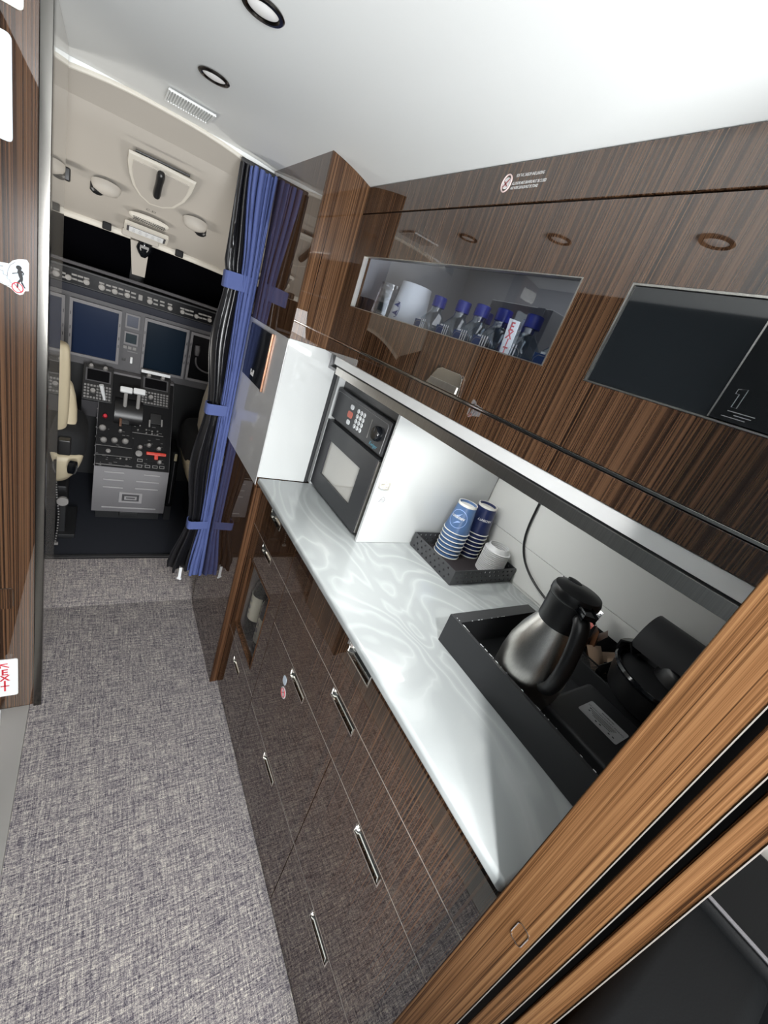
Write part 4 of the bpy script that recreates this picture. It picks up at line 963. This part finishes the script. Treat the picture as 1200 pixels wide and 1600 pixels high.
KN = [(105, 152, 17), (195, 178, 13), (312, 210, 13), (410, 243, 14), (494, 270, 13), (575, 294, 13), (720, 335, 13), (850, 378, 12), (930, 402, 11), (1020, 430, 11), (1105, 455, 11)]
for x, y, r in KN:
    p = gp_(cr(x, y)); b = nb(); q = r / 4.138 * 2.75 / F; lathe(b, [(q, 0), (q * .9, .014), (q * .5, .016), (0, .016)], p, (0, -1, 0), 16); obj('selector_knob', b, KNOB, t)
for x, y in [(105, 128), (160, 150), (160, 175), (233, 162), (233, 190), (272, 174), (272, 203), (312, 186), (410, 217), (454, 232), (452, 262), (494, 243), (534, 255), (533, 286), (575, 268), (615, 282), (614, 308), (660, 310), (720, 313), (758, 326), (757, 352), (801, 338), (800, 360), (850, 354), (930, 380), (960, 390), (960, 414), (990, 398), (988, 422), (1048, 416), (1046, 440), (1076, 424), (1075, 448), (1105, 434)]:
    p = gp_(cr(x, y)); b = nb(); hw = .0105 if x not in (660,) else .009; obox(b, p, X_, Z_, -Y_, hw, .0042 if x != 660 else .013, .006, .001); obj('selector_key', b, LEGEND, t)
# ---- centre pedestal
FY = 2.45
p_tl, p_tr, p_bl, p_br = onY((147, 729), FY), onY((265, 741), FY), onY((143, 797), FY), onY((257, 803), FY)
x0, x1 = .003, .360; zt, zb = .336, .066
Pa = Vector((0, FY, zt)); Pb = Vector((0, 2.72, .797)); Pn = Vector((0, -(Pb - Pa).z, (Pb - Pa).y)).normalized(); Pu = (Pb - Pa).normalized()
t = thing('centre_pedestal', 'grey cockpit centre pedestal crowded with black panels, knobs and levers', 'pedestal', (.18, FY + .1, 0.007))
b = nb(); poly_prism(b, [(x0, FY, zb), (x0, FY, zt), (x0, 2.72, .79), (x0, 2.78, .79), (x0, 2.78, zb)], (1, 0, 0), x1 - x0); obj('body', b, MGREY, t)
b = nb(); bx(b, x0 + .02, x1 - .02, FY + .03, 2.76, .007, zb); bx(b, .135, .225, FY - .004, FY + .03, .035, zb - .0005, .004); obj('plinth', b, BLACKM, t)
def onped(px, lift=0.): return onP(px, Pa + Pn * lift, Pn)
b = nb(); L_ = (Pb - Pa).length
def pq(x, s, lift=0.): return Vector((x, 0, 0)) + Pa + Pu * s + Pn * lift
def pbox(bm, xa, xb, sa, sb, d, lift=.0, bev=.001): return obox(bm, pq((xa + xb) / 2, (sa + sb) / 2, lift), X_, Pu, Pn, abs(xb - xa) / 2, abs(sb - sa) / 2, d, bev)
b = nb(); pbox(b, x0 + .002, x1 - .002, .004, L_ - .02, .006, .0); obj('top_plate', b, PBLK, t)
PALEG = mat('pale_grey_paint', (.42, .41, .42), .4)
# louvres, recessed grip and edge bar on the aft face
cq = lambda x, y: (130 + x / 6.155, 560 + y / 6.155)
for a, c_ in (((200, 1088), (395, 1103)), ((580, 1118), (740, 1136)), ((190, 1160), (390, 1175)), ((505, 1182), (730, 1200)), ((185, 1232), (382, 1246)), ((495, 1250), (718, 1266)), ((172, 1428), (695, 1448))):
    p, q = onY(cq(*a), FY), onY(cq(*c_), FY); b = nb(); m_ = (p + q) / 2; bx(b, p.x, q.x, FY - .006, FY + .001, m_.z - .0035, m_.z + .0045, .003); obj('louvre', b, PALEG, t)
p = onY(cq(455, 1338), FY); b = nb(); grid_panel(b, (p.x, FY, p.z), X_, Z_, -Y_, [-.056, -.042, .042, .056], [-.032, -.022, .022, .032], [(-.042, .042, -.022, .022)], .006); g_ = obj('grip_frame', b, PALEG, t)
b = nb(); bx(b, p.x - .042, p.x + .042, FY - .001, FY + .0, p.z - .022, p.z + .022); obj('grip_recess', b, DGREY, g_)
b = nb(); grid_panel(b, (p.x, FY - .001, p.z - .002), X_, Z_, -Y_, [-.030, -.022, .022, .030], [-.011, -.005, .005, .011], [(-.022, .022, -.005, .005)], .006); obj('grip_handle', b, PALEG, g_)
# panel blocks on the slope
def pedpx(x, y, lift=.007): return onped(cq(x, y), lift)
def pknob(x, y, r, h, m=KNOB, nm='knob'):
    p = pedpx(x, y); b = nb(); lathe(b, [(r, 0), (r * .92, h * .8), (r * .6, h), (0, h)], p, Pn, 14); return obj(nm, b, m, t)
def pblock(xa, ya, xb, yb, d, m, nm, lift=.006):
    xm, ym = (xa + xb) / 2, (ya + yb) / 2; b = nb(); sa = (onped(cq(xm, ya), lift) - Pa).dot(Pu); sb = (onped(cq(xm, yb), lift) - Pa).dot(Pu)
    pbox(b, onped(cq(xa, ym), lift).x, onped(cq(xb, ym), lift).x, sa, sb, d, lift, min(.001, abs(sb - sa) * .2)); return obj(nm, b, m, t)
for xa, ya, xb, yb in ((122, 1030, 468, 960), (122, 935, 468, 860), (122, 840, 470, 755), (135, 735, 460, 610), (485, 1060, 805, 1000), (485, 975, 800, 885), (480, 870, 790, 745), (470, 720, 760, 620)):
    pblock(xa, ya, xb, yb, .004, PBLK, 'switch_panel')
for xa, ya, xb, yb in ((118, 1030, 470, 1024), (118, 940, 470, 936), (118, 850, 470, 846), (470, 735, 770, 730)): pblock(xa, ya, xb, yb, .006, LEGEND, 'panel_edge')
for x, y, r, h in ((185, 670, .017, .03), (195, 785, .016, .03), (300, 790, .016, .03), (403, 800, .016, .03), (240, 890, .012, .012), (545, 855, .013, .03), (630, 838, .013, .03), (725, 872, .013, .03), (730, 1000, .013, .028), (535, 915, .018, .006), (355, 700, .010, .03), (355, 965, .006, .02), (415, 972, .006, .02)): pknob(x, y, r, h)
for x, y in ((525, 690), (605, 690), (660, 705), (712, 705), (605, 720), (660, 728), (712, 735), (545, 650)): pknob(x, y, .005, .016, LEGEND, 'toggle_switch')
for x, y in ((540, 1035), (618, 1040), (690, 1045), (755, 1050), (545, 980)):
    p = pedpx(x, y, .010); b = nb(); grid_panel(b, p, X_, Pu, Pn, [-.013, -.010, .010, .013], [-.008, -.005, .005, .008], [(-.010, .010, -.005, .005)], .003); obj('square_button', b, LEGEND, t)
rr = random.Random(5)
b = nb()
for k in range(46):
    x = 130 + 640 * rr.random(); y = 650 + 380 * rr.random(); p = pedpx(x, y, .0105); obox(b, p, X_, Pu, Pn, .002 + .008 * rr.random(), .0009, .0004)
o = obj('panel_legends', b, LEGEND, t); o['kind'] = 'stuff'
# red handle
p = pedpx(700, 925, .012); b = nb(); obox(b, p, X_, Pu, Pn, .050, .009, .022, .004); obox(b, p - Pu * .014, X_, Pu, Pn, .010, .018, .02, .004); o = obj('red_handle', b, REDL, t); o['label'] = 'red T-shaped handle'
p = pedpx(210, 560, .01); b = nb(); lathe(b, [(.009, 0), (.012, .02), (.008, .034), (0, .036)], p, Pn, 14); o = obj('red_knob', b, REDP, t); o['label'] = 'small red knob'
# throttle quadrant
p0 = pedpx(300, 560, 0); p1 = pedpx(570, 560, 0); b = nb(); rows = []; cm = pedpx(435, 520, 0); W2 = (p1.x - p0.x) / 2
rows = []
for k in range(13):
    a = math.pi * k / 12; rows.append([cm + X_ * s * W2 + Pu * (.075 * math.cos(a)) + Pn * (.050 * math.sin(a) - .004) for s in (-1, 1)])
surf(b, rows); ends = []
for s in (-1, 1):
    vs = [b.verts.new(cm + X_ * s * W2 + Pu * (.075 * math.cos(math.pi * k / 12)) + Pn * (.050 * math.sin(math.pi * k / 12) - .004)) for k in range(13)]; b.faces.new(vs)
bmesh.ops.recalc_face_normals(b, faces=b.faces[:]); obj('throttle_quadrant', b, BLACKP, t)
for x, y in ((415, 310), (540, 327)):
    h = pedpx(x, y, .085); f0 = cm + X_ * (h.x - cm.x) + Pn * .035 + Pu * .01
    b = nb(); tube(b, [f0, h - Pu * .004], .009, 8, flat=.6); lv = obj('throttle_lever', b, KNOB, t); b = nb(); obox(b, h, X_, Pu, Pn, .0285, .016, .022, .006); o = obj('throttle_grip', b, PAPER, lv)
p = pedpx(205, 400, .02); q = pedpx(175, 255, .075); b = nb(); tube(b, [p, p + (q - p) * .5, q], .008, 10, rs=[.0055, .009, .0105]); o = obj('white_lever', b, PAPER, t, 60)
pblock(350, 640, 440, 600, .03, BLACKP, 'trim_housing'); p = pedpx(357, 620, .03); b = nb(); obox(b, p, X_, Pu, Pn, .006, .022, .02, .002); obj('flap_lever', b, BRWN, t)
pblock(640, 640, 745, 545, .025, BLACKP, 'guard_box')
for x in (635, 752): p = pedpx(x, 630, .02); b = nb(); obox(b, p, X_, Pu, Pn, .004, .02, .02, .001); obj('guard_post', b, LEGEND, t)
# rivets along the left flank
for k in range(8):
    p = pq(x0, .02 + k * .05) - X_ * .001 - Z_ * .01; b = nb(); lathe(b, [(.004, 0), (.003, .003), (0, .0035)], p, (-1, 0, 0), 8); obj('rivet', b, LEGEND, t)
# ---- flight computers either side of the throttles
def fmc(px, lab):
    a, c_, e = onped(px[0], .012), onped(px[1], .012), onped(px[2], .012)   # forward-left, forward-right, aft-left
    xa, xb = a.x, c_.x; sa = (a - Pa).dot(Pu); sb = (e - Pa).dot(Pu); w_ = xb - xa; L = sa - sb; o = pq(xa, sb, .012)
    t = thing('flight_computer', lab, 'keypad unit', o, 'flight computers on the pedestal')
    b = nb(); obox(b, o + X_ * w_ / 2 + Pu * L / 2 - Pn * .03, X_, Pu, Pn, w_ / 2, L / 2, .03, .002); obj('case', b, BLACKP, t)
    b = nb(); q = o + X_ * w_ / 2 + Pu * L * .72; obox(b, q, X_, Pu, Pn, w_ * .36, L * .15, .0008); obj('screen', b, NIGHT, t)
    b = nb(); grid_panel(b, q, X_, Pu, Pn, [-w_ * .42, -w_ * .37, w_ * .37, w_ * .42], [-L * .18, -L * .155, L * .155, L * .18], [(-w_ * .37, w_ * .37, -L * .155, L * .155)], .003); obj('screen_frame', b, DGREY, t)
    for i in range(9):
        for j in range(5):
            if i in (2, 3) and j in (1, 2, 3): continue
            b = nb(); obox(b, o + X_ * w_ * (.09 + i * .102) + Pu * L * (.07 + j * .085), X_, Pu, Pn, w_ * .036, L * .028, .004, .001); obj('key', b, LEGEND, t)
    b = nb(); lathe(b, [(.013, 0), (.011, .02), (0, .021)], o + X_ * w_ * .35 + Pu * L * .26, Pn, 14); obj('dial', b, KNOB, t)
    for f in (.25, .72): b = nb(); lathe(b, [(.012, 0), (.008, .022), (0, .023)], o + X_ * w_ * f + Pu * L * .955, Pn, 14); obj('brightness_knob', b, KNOB, t)
    b = nb(); poly_prism(b, [o - Pn * .03, o + Pu * L - Pn * .03, o + Pu * L - Pn * .03 + Vector((0, .02, -.12)), o - Pn * .03 + Vector((0, .05, -.10))], (1, 0, 0), w_ * .96); obj('skirt', b, DGREY, t)
    return t
fmc([(131, 567), (178, 579), (127, 622)], 'black flight computer keypad left of the throttles')
fmc([(221, 583), (267, 592), (226, 632)], 'black flight computer keypad right of the throttles')
b = nb(); a = onped((221, 579.5), .03); c_ = onped((266, 589), .03); bx(b, a.x, c_.x, a.y - .004, a.y + .01, a.z - .006, a.z + .010, .001); tag(obj('label_strip', b, PAPER), 'white strip along the forward edge of the right flight computer', 'strip')
# ---- pilot seats
def seat(side, lab):
    s = side; cx_ = -.178 if s < 0 else .585; fy = 2.30; t = thing('pilot_seat', lab, 'seat', (cx_, fy, .01), None)
    b = nb(); hw = .158; sb_ = []
    for z, ww, d in ((.60, .125, .05), (.66, .12, .05), (.80, .100, .055), (.92, .085, .055), (.985, .078, .05), (1.0, .06, .03)):
        sb_.append([(cx_ + p, fy - .02 + .12 * (z - .6) * -1 + q, z) for p, q in rrect(hw * ww / .125 if ww > .1 else hw * ww / .125, d, d * .8, 5)])
    return t
t = thing('pilot_seat', 'cream and black left pilot seat with its edge next to the steel jamb', 'seat', (-.17, 2.3, .007), 'pilot seats')
def loft(bm, secs, mi=0, cap=True):
    rows = surf(bm, secs, mi, closed=True)
    if cap:
        bm.verts.ensure_lookup_table(); n = len(secs[0]); k = len(bm.verts) - n * len(secs)
        bm.faces.new([bm.verts[k + i] for i in range(n)][::-1]); bm.faces.new([bm.verts[len(bm.verts) - n + i] for i in range(n)]); bmesh.ops.recalc_face_normals(bm, faces=bm.faces[:])
    return bm
def rsec(c, a, b_, r, z): return [(c[0] + p, c[1] + q, z) for p, q in rrect(a, b_, r, 5)]
b = nb(); loft(b, [rsec((-.208, 2.235), .085, .045, .03, .585), rsec((-.208, 2.24), .105, .055, .035, .60), rsec((-.208, 2.225), .108, .055, .035, .80), rsec((-.208, 2.21), .104, .052, .03, .95), rsec((-.208, 2.205), .100, .045, .03, .985), rsec((-.208, 2.205), .085, .03, .025, .994)]); obj('backrest', b, CREAM, t, 60, 1)
b = nb(); loft(b, [rsec((-.208, 2.255), .120, .03, .02, .56), rsec((-.208, 2.30), .140, .045, .03, .62), rsec((-.208, 2.29), .128, .045, .03, .75), rsec((-.208, 2.27), .105, .04, .03, .86)]); obj('back_cushion', b, CREAM, t, 60, 1)
b = nb(); loft(b, [rsec((-.213, 2.36), .16, .17, .06, 0.445), rsec((-.213, 2.36), .185, .20, .07, 0.485), rsec((-.213, 2.36), .185, .20, .07, 0.565), rsec((-.213, 2.36), .16, .18, .07, 0.620), rsec((-.213, 2.36), .12, .14, .06, 0.630)]); obj('seat_cushion', b, mat('black_sheepskin', (.010, .011, .013), .8), t, 60, 1)
b = nb(); loft(b, [rsec((-.213, 2.30), .06, .06, .04, 0.335), rsec((-.213, 2.315), .125, .15, .06, 0.355), rsec((-.213, 2.33), .165, .19, .07, 0.445), rsec((-.213, 2.34), .178, .20, .07, 0.505), rsec((-.213, 2.34), .172, .195, .07, 0.515)]); obj('seat_pan', b, CREAM, t, 60, 1)
b = nb(); lathe(b, [(.030, 0), (.030, .020), (.018, .024), (0, .024)], (-.085, 2.10, .48), (1, -.3, 0), 24); obj('belt_reel', b, BLACKG, t)
b = nb(); bx(b, -.13, -.085, 2.105, 2.15, .53, .60, .006); obj('belt_housing', b, BLACKP, t)
b = nb(); bx(b, -.24, -.10, 2.28, 2.5, .007, .29, .01); bx(b, -.29, -.06, 2.25, 2.55, .007, .03, .004); obj('seat_base', b, BLACKM, t)
t = thing('pilot_seat', 'cream and black right pilot seat half hidden by the curtain', 'seat', (.58, 2.5, .007), 'pilot seats')
b = nb(); loft(b, [rsec((.602, 2.55), .16, .17, .06, .40), rsec((.602, 2.55), .185, .20, .07, .44), rsec((.602, 2.55), .185, .20, .07, .56), rsec((.602, 2.55), .165, .18, .07, .615), rsec((.602, 2.55), .12, .14, .06, .625)]); obj('seat_cushion', b, MATS['black_sheepskin'], t, 60, 1)
b = nb(); loft(b, [rsec((.602, 2.49), .06, .06, .04, .24), rsec((.602, 2.50), .135, .15, .06, .27), rsec((.602, 2.515), .165, .19, .07, .38), rsec((.602, 2.52), .180, .205, .07, .46), rsec((.602, 2.52), .172, .195, .07, .47)]); obj('seat_pan', b, CREAM, t, 60, 1)
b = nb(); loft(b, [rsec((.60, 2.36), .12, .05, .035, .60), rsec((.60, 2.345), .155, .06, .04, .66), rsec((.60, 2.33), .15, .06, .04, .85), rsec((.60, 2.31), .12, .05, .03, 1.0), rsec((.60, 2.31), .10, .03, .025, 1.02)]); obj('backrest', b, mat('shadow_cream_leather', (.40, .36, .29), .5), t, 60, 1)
b = nb(); bx(b, .50, .68, 2.45, 2.65, .007, .26, .01); obj('seat_base', b, BLACKM, t)
# belt chain hanging by the left seat
t = thing('harness_strap', 'black harness strap with pale stitching hanging to the cockpit floor by the left seat', 'strap', (-.09, 2.12, .01))
b = nb(); P_ = [onY(p, 2.16) for p in ((88, 752), (89, 775), (92, 800), (90, 825), (86, 848))]; tube(b, P_, .006, 6, flat=.4); obj('webbing', b, BLACKP, t)
b = nb()
for i in range(24):
    s = i / 23 * (len(P_) - 1.001); k = int(s); q = P_[k].lerp(P_[k + 1], s - k); obox(b, q - Y_ * .006, X_, Z_, -Y_, .0028, .0032, .002)
obj('stitching', b, LEGEND, t)
b = nb(); lathe(b, [(.022, 0), (.022, .014), (0, .016)], onY((98, 782), 2.16), (0, -1, 0), 20); obj('release_disc', b, KNOB, t)
b = nb(); bx(b, P_[-1].x - .012, P_[-1].x + .012, P_[-1].y - .012, P_[-1].y, P_[-1].z - .006, P_[-1].z + .006, .001); obj('buckle', b, KNOB, t)
# flight case right of the pedestal
t = thing('flight_case', 'slim black case with a gold clasp standing between the pedestal and the right seat', 'case', (.395, 2.5, .007))
b = nb(); bx(b, .364, .406, 2.47, 2.70, .10, .465, .014, seg=3); obj('shell', b, BLEATH, t)
b = nb(); bx(b, .379, .394, 2.464, 2.471, .41, .455, .004); o = obj('clasp', b, mat('pale_brass', (.75, .68, .48), .25, .6), t)
b = nb(); bx(b, .368, .402, 2.48, 2.69, .007, .10); obj('foot', b, BLACKM, t)
b = nb(); tube(b, [(.385, 2.469, .40), (.385, 2.468, .13)], .002, 6); obj('seam_welt', b, DGREY, t)
# hand microphone on a gooseneck
t = thing('microphone', 'black gooseneck microphone in front of the rightmost cockpit display', 'microphone', (.47, 2.74, .80))
def m4(x, y): return onY((60 + x / 4.138, 390 + y / 4.138), 2.74)
b = nb(); tube(b, [m4(1022, 690), m4(1012, 730), m4(1030, 770), m4(1075, 795), m4(1120, 805)], .006, 8); obj('neck', b, DGREY, t, 60, 1)
b = nb(); tube(b, [m4(1030, 620), m4(1028, 650), m4(1023, 685)], .014, 12, rs=[.013, .015, .011]); obj('capsule', b, DGREY, t, 60)

# ---- overhead fittings
def onh(px, lift=0.): return onP(px, A0 - Vector((0, 0, .006)) - HN * (.008 + lift), HN)
HU = Vector((0, 1, 0)); HU = (HU - HN * HU.dot(HN)).normalized()
c8 = lambda x, y: (60 + x / 3.75, 60 + y / 3.75)
t = thing('escape_hatch', 'rounded beige overhead hatch cover with a black grab handle', 'hatch', onh((250, 280)))
out = [(530, 648), (720, 735), (925, 842), (900, 900), (860, 950), (800, 985), (730, 985), (650, 960), (590, 905), (550, 840), (530, 770), (522, 700)]
b = nb(); P = [onh(c8(*p), -.001) for p in out]; poly_prism(b, P, -HN, .010); bmesh.ops.bevel(b, geom=[e for e in b.edges if all((v.co - A0).dot(HN) < -.02 for v in e.verts)], offset=.006, segments=2, profile=.5, affect='EDGES'); obj('rim', b, HEADL, t)
cen = sum(P, Vector()) / len(P); b = nb(); P2_ = [cen + (p - cen) * .84 + HU * .004 for p in P]; poly_prism(b, [p - HN * .0095 for p in P2_], -HN, .003); obj('cover', b, HEAD, t)
a, c_ = onh(c8(570, 655), .010), onh(c8(890, 808), .010); b = nb(); tube(b, [a, c_], .0035, 6); obj('dark_slot', b, BLACKP, t)
P = [onh(c8(*p), .018) for p in ((722, 785), (715, 830), (700, 880), (690, 935))]; b = nb(); tube(b, P, .012, 12, rs=[.016, .013, .012, .017], flat=1.); o = obj('grab_handle', b, BLACKP, t, 60, 1)
for k, (px, rp, lab, sgn) in enumerate(((( 398, 860), (345, 880), 'beige ceiling reading lamp pod left of the hatch', 1), ((920, 1075), (950, 1130), 'beige ceiling reading lamp pod right of the hatch by the curtain', -1))):
    c = onh(c8(*px)); t = thing('lamp_pod', lab, 'lamp', c - HN * .04, 'reading lamp pods on the cockpit ceiling')
    b = nb(); lathe(b, [(.034, .002), (.033, -.010), (.028, -.024), (.016, -.031), (0, -.033)], c, HN, 28, sx=1.4); obj('pod', b, HEAD, t, 60)
    q = onh(c8(*rp), .016); b = nb(); lathe(b, [(.019, .014), (.019, -.010), (.013, -.016), (0, -.016)], q, HN, 20, sx=1.2); obj('lamp', b, BLACKP, t)
c = onh(c8(650, 1065)); t = thing('speaker_grille', 'oval beige overhead speaker grille with small holes', 'speaker', c - HN * .012)
b = nb(); lathe(b, [(.075, .001), (.074, -.006), (.066, -.011), (0, -.013)], c, HN, 36, sx=1., ref=(1, 0, 0))
for v in b.verts: d = v.co - c; v.co = c + X_ * d.x + HU * d.dot(HU) * .42 + HN * d.dot(HN)
obj('cover', b, HEADL, t, 60); b = nb()
for j in range(3):
    for i in range(15):
        lathe(b, [(.0030, 0), (.0030, .0010), (0, .0010)], c - HN * .0128 + X_ * (-.056 + i * .008 + (j % 2) * .004) + HU * (-.011 + j * .011), -HN, 6)
o = obj('holes', b, INK, t); o['kind'] = 'stuff'
obj('speaker_mark', text_bm('C.D', .022, onh((236, 330), .0005), X_, HU * -1, 0), INK, t, None)
t = thing('warning_placard', 'white printed placard in a beige frame on the cockpit ceiling', 'placard', onh((229, 362)))
q = [onh(c8(*p), 0) for p in ((500, 1052), (768, 1160), (745, 1205), (510, 1098))]
wv = (q[1] - q[0]); wv.normalize(); ctr = sum(q, Vector()) / 4; hw_ = (q[1] - q[0]).length / 2 * .97; hh_ = .040
b = nb(); plate(b, ctr, X_, HU, -HN, hw_, hh_, .01, .014); fr_ = obj('frame', b, HEADL, t)
b = nb(); plate(b, ctr - HN * .014, X_, HU, -HN, hw_ * .88, hh_ * .66, .004, .0012); obj('dark_field', b, DGREY, t)
b = nb(); plate(b, ctr - HN * .0152, X_, HU, -HN, hw_ * .78, hh_ * .60, .003, .0012); cf = obj('white_card', b, PAPER, t)
b = nb(); rr = random.Random(9)
for i in range(4):
    for j in range(5): obox(b, ctr - HN * .0166 + X_ * hw_ * (-.58 + j * .29) - HU * hh_ * (-.36 + i * .24), X_, HU, -HN, hw_ * (.04 + .06 * rr.random()), .0008, .0002)
obj('card_print', b, GINK, cf)
p = onh((226, 377), .0); t = thing('standby_compass', 'small black standby compass hanging under the placard', 'compass', p - Z_ * .05)
b = nb(); lathe(b, [(.030, .004), (.034, -.012), (.033, -.035), (.022, -.055), (.009, -.070), (0, -.071)], p, Z_, 20); obj('case', b, BLACKG, t)
b = nb(); obox(b, p + Vector((0, -.032, -.026)), X_, Z_, -Y_, .018, .006, .003, .001); obj('face', b, LEGEND, t)
for k, (px, lab) in enumerate((((167, 353), 'black sun visor clip on the left windshield brow'), ((280, 396), 'black sun visor clip on the right windshield brow'))):
    c = onY(px, 2.575); b = nb(); bx(b, c.x - .017, c.x + .017, 2.560, 2.592, c.z - .016, c.z + .014, .004); tag(obj('visor_clip', b, PBLK), lab, 'clip', 'visor clips on the windshield brow')
t = thing('handset_bracket', 'black bracket with a thin wire arm on the cockpit ceiling next to the left jamb', 'bracket', (-.15, 2.0, 1.5))
c = onY((99, 270), 2.2); b = nb(); bx(b, c.x - .03, c.x + .02, 2.19, 2.22, c.z - .02, c.z + .022, .005); obj('block', b, BLACKP, t)
b = nb(); tube(b, [onY((84, 254), 2.2), onY((96, 268), 2.2)], .003, 6); tube(b, [onY((82, 267), 2.2), onY((95, 269), 2.2)], .002, 6); obj('wire_arm', b, BLACKP, t)

# ================================================================== CABIN SEAT BEHIND THE PARTITION
t = thing('club_seat', 'black leather cabin seat with pale piping behind the wood partition', 'seat', (.86, -.2, 0.001))
b = nb(); bx(b, .46, 1.10, -.20, -.055, .30, .78, .03, seg=4); obj('backrest', b, BLEATH, t)
b = nb(); bx(b, .88, 1.13, -.60, -.062, .70, .80, .02, seg=3); obj('side_ledge', b, BLEATH, t)
b = nb(); tube(b, [(.885, -.062, .805), (.885, -.30, .805), (.885, -.6, .805)], .0035, 8); obj('ledge_trim', b, DGREY, t)
b = nb(); bx(b, .50, .86, -.66, -.165, .30, .46, .05, seg=4); obj('seat_cushion', b, BLEATH, t)
b = nb(); tube(b, [(.485, -.165, .655), (.50, -.150, .693), (.56, -.135, .703), (.84, -.135, .703)], .004, 8); obj('piping', b, BLACKG, t)
b = nb(); bx(b, .48, 1.08, -.62, -.06, .001, .30, .02); obj('base', b, BLACKM, t)
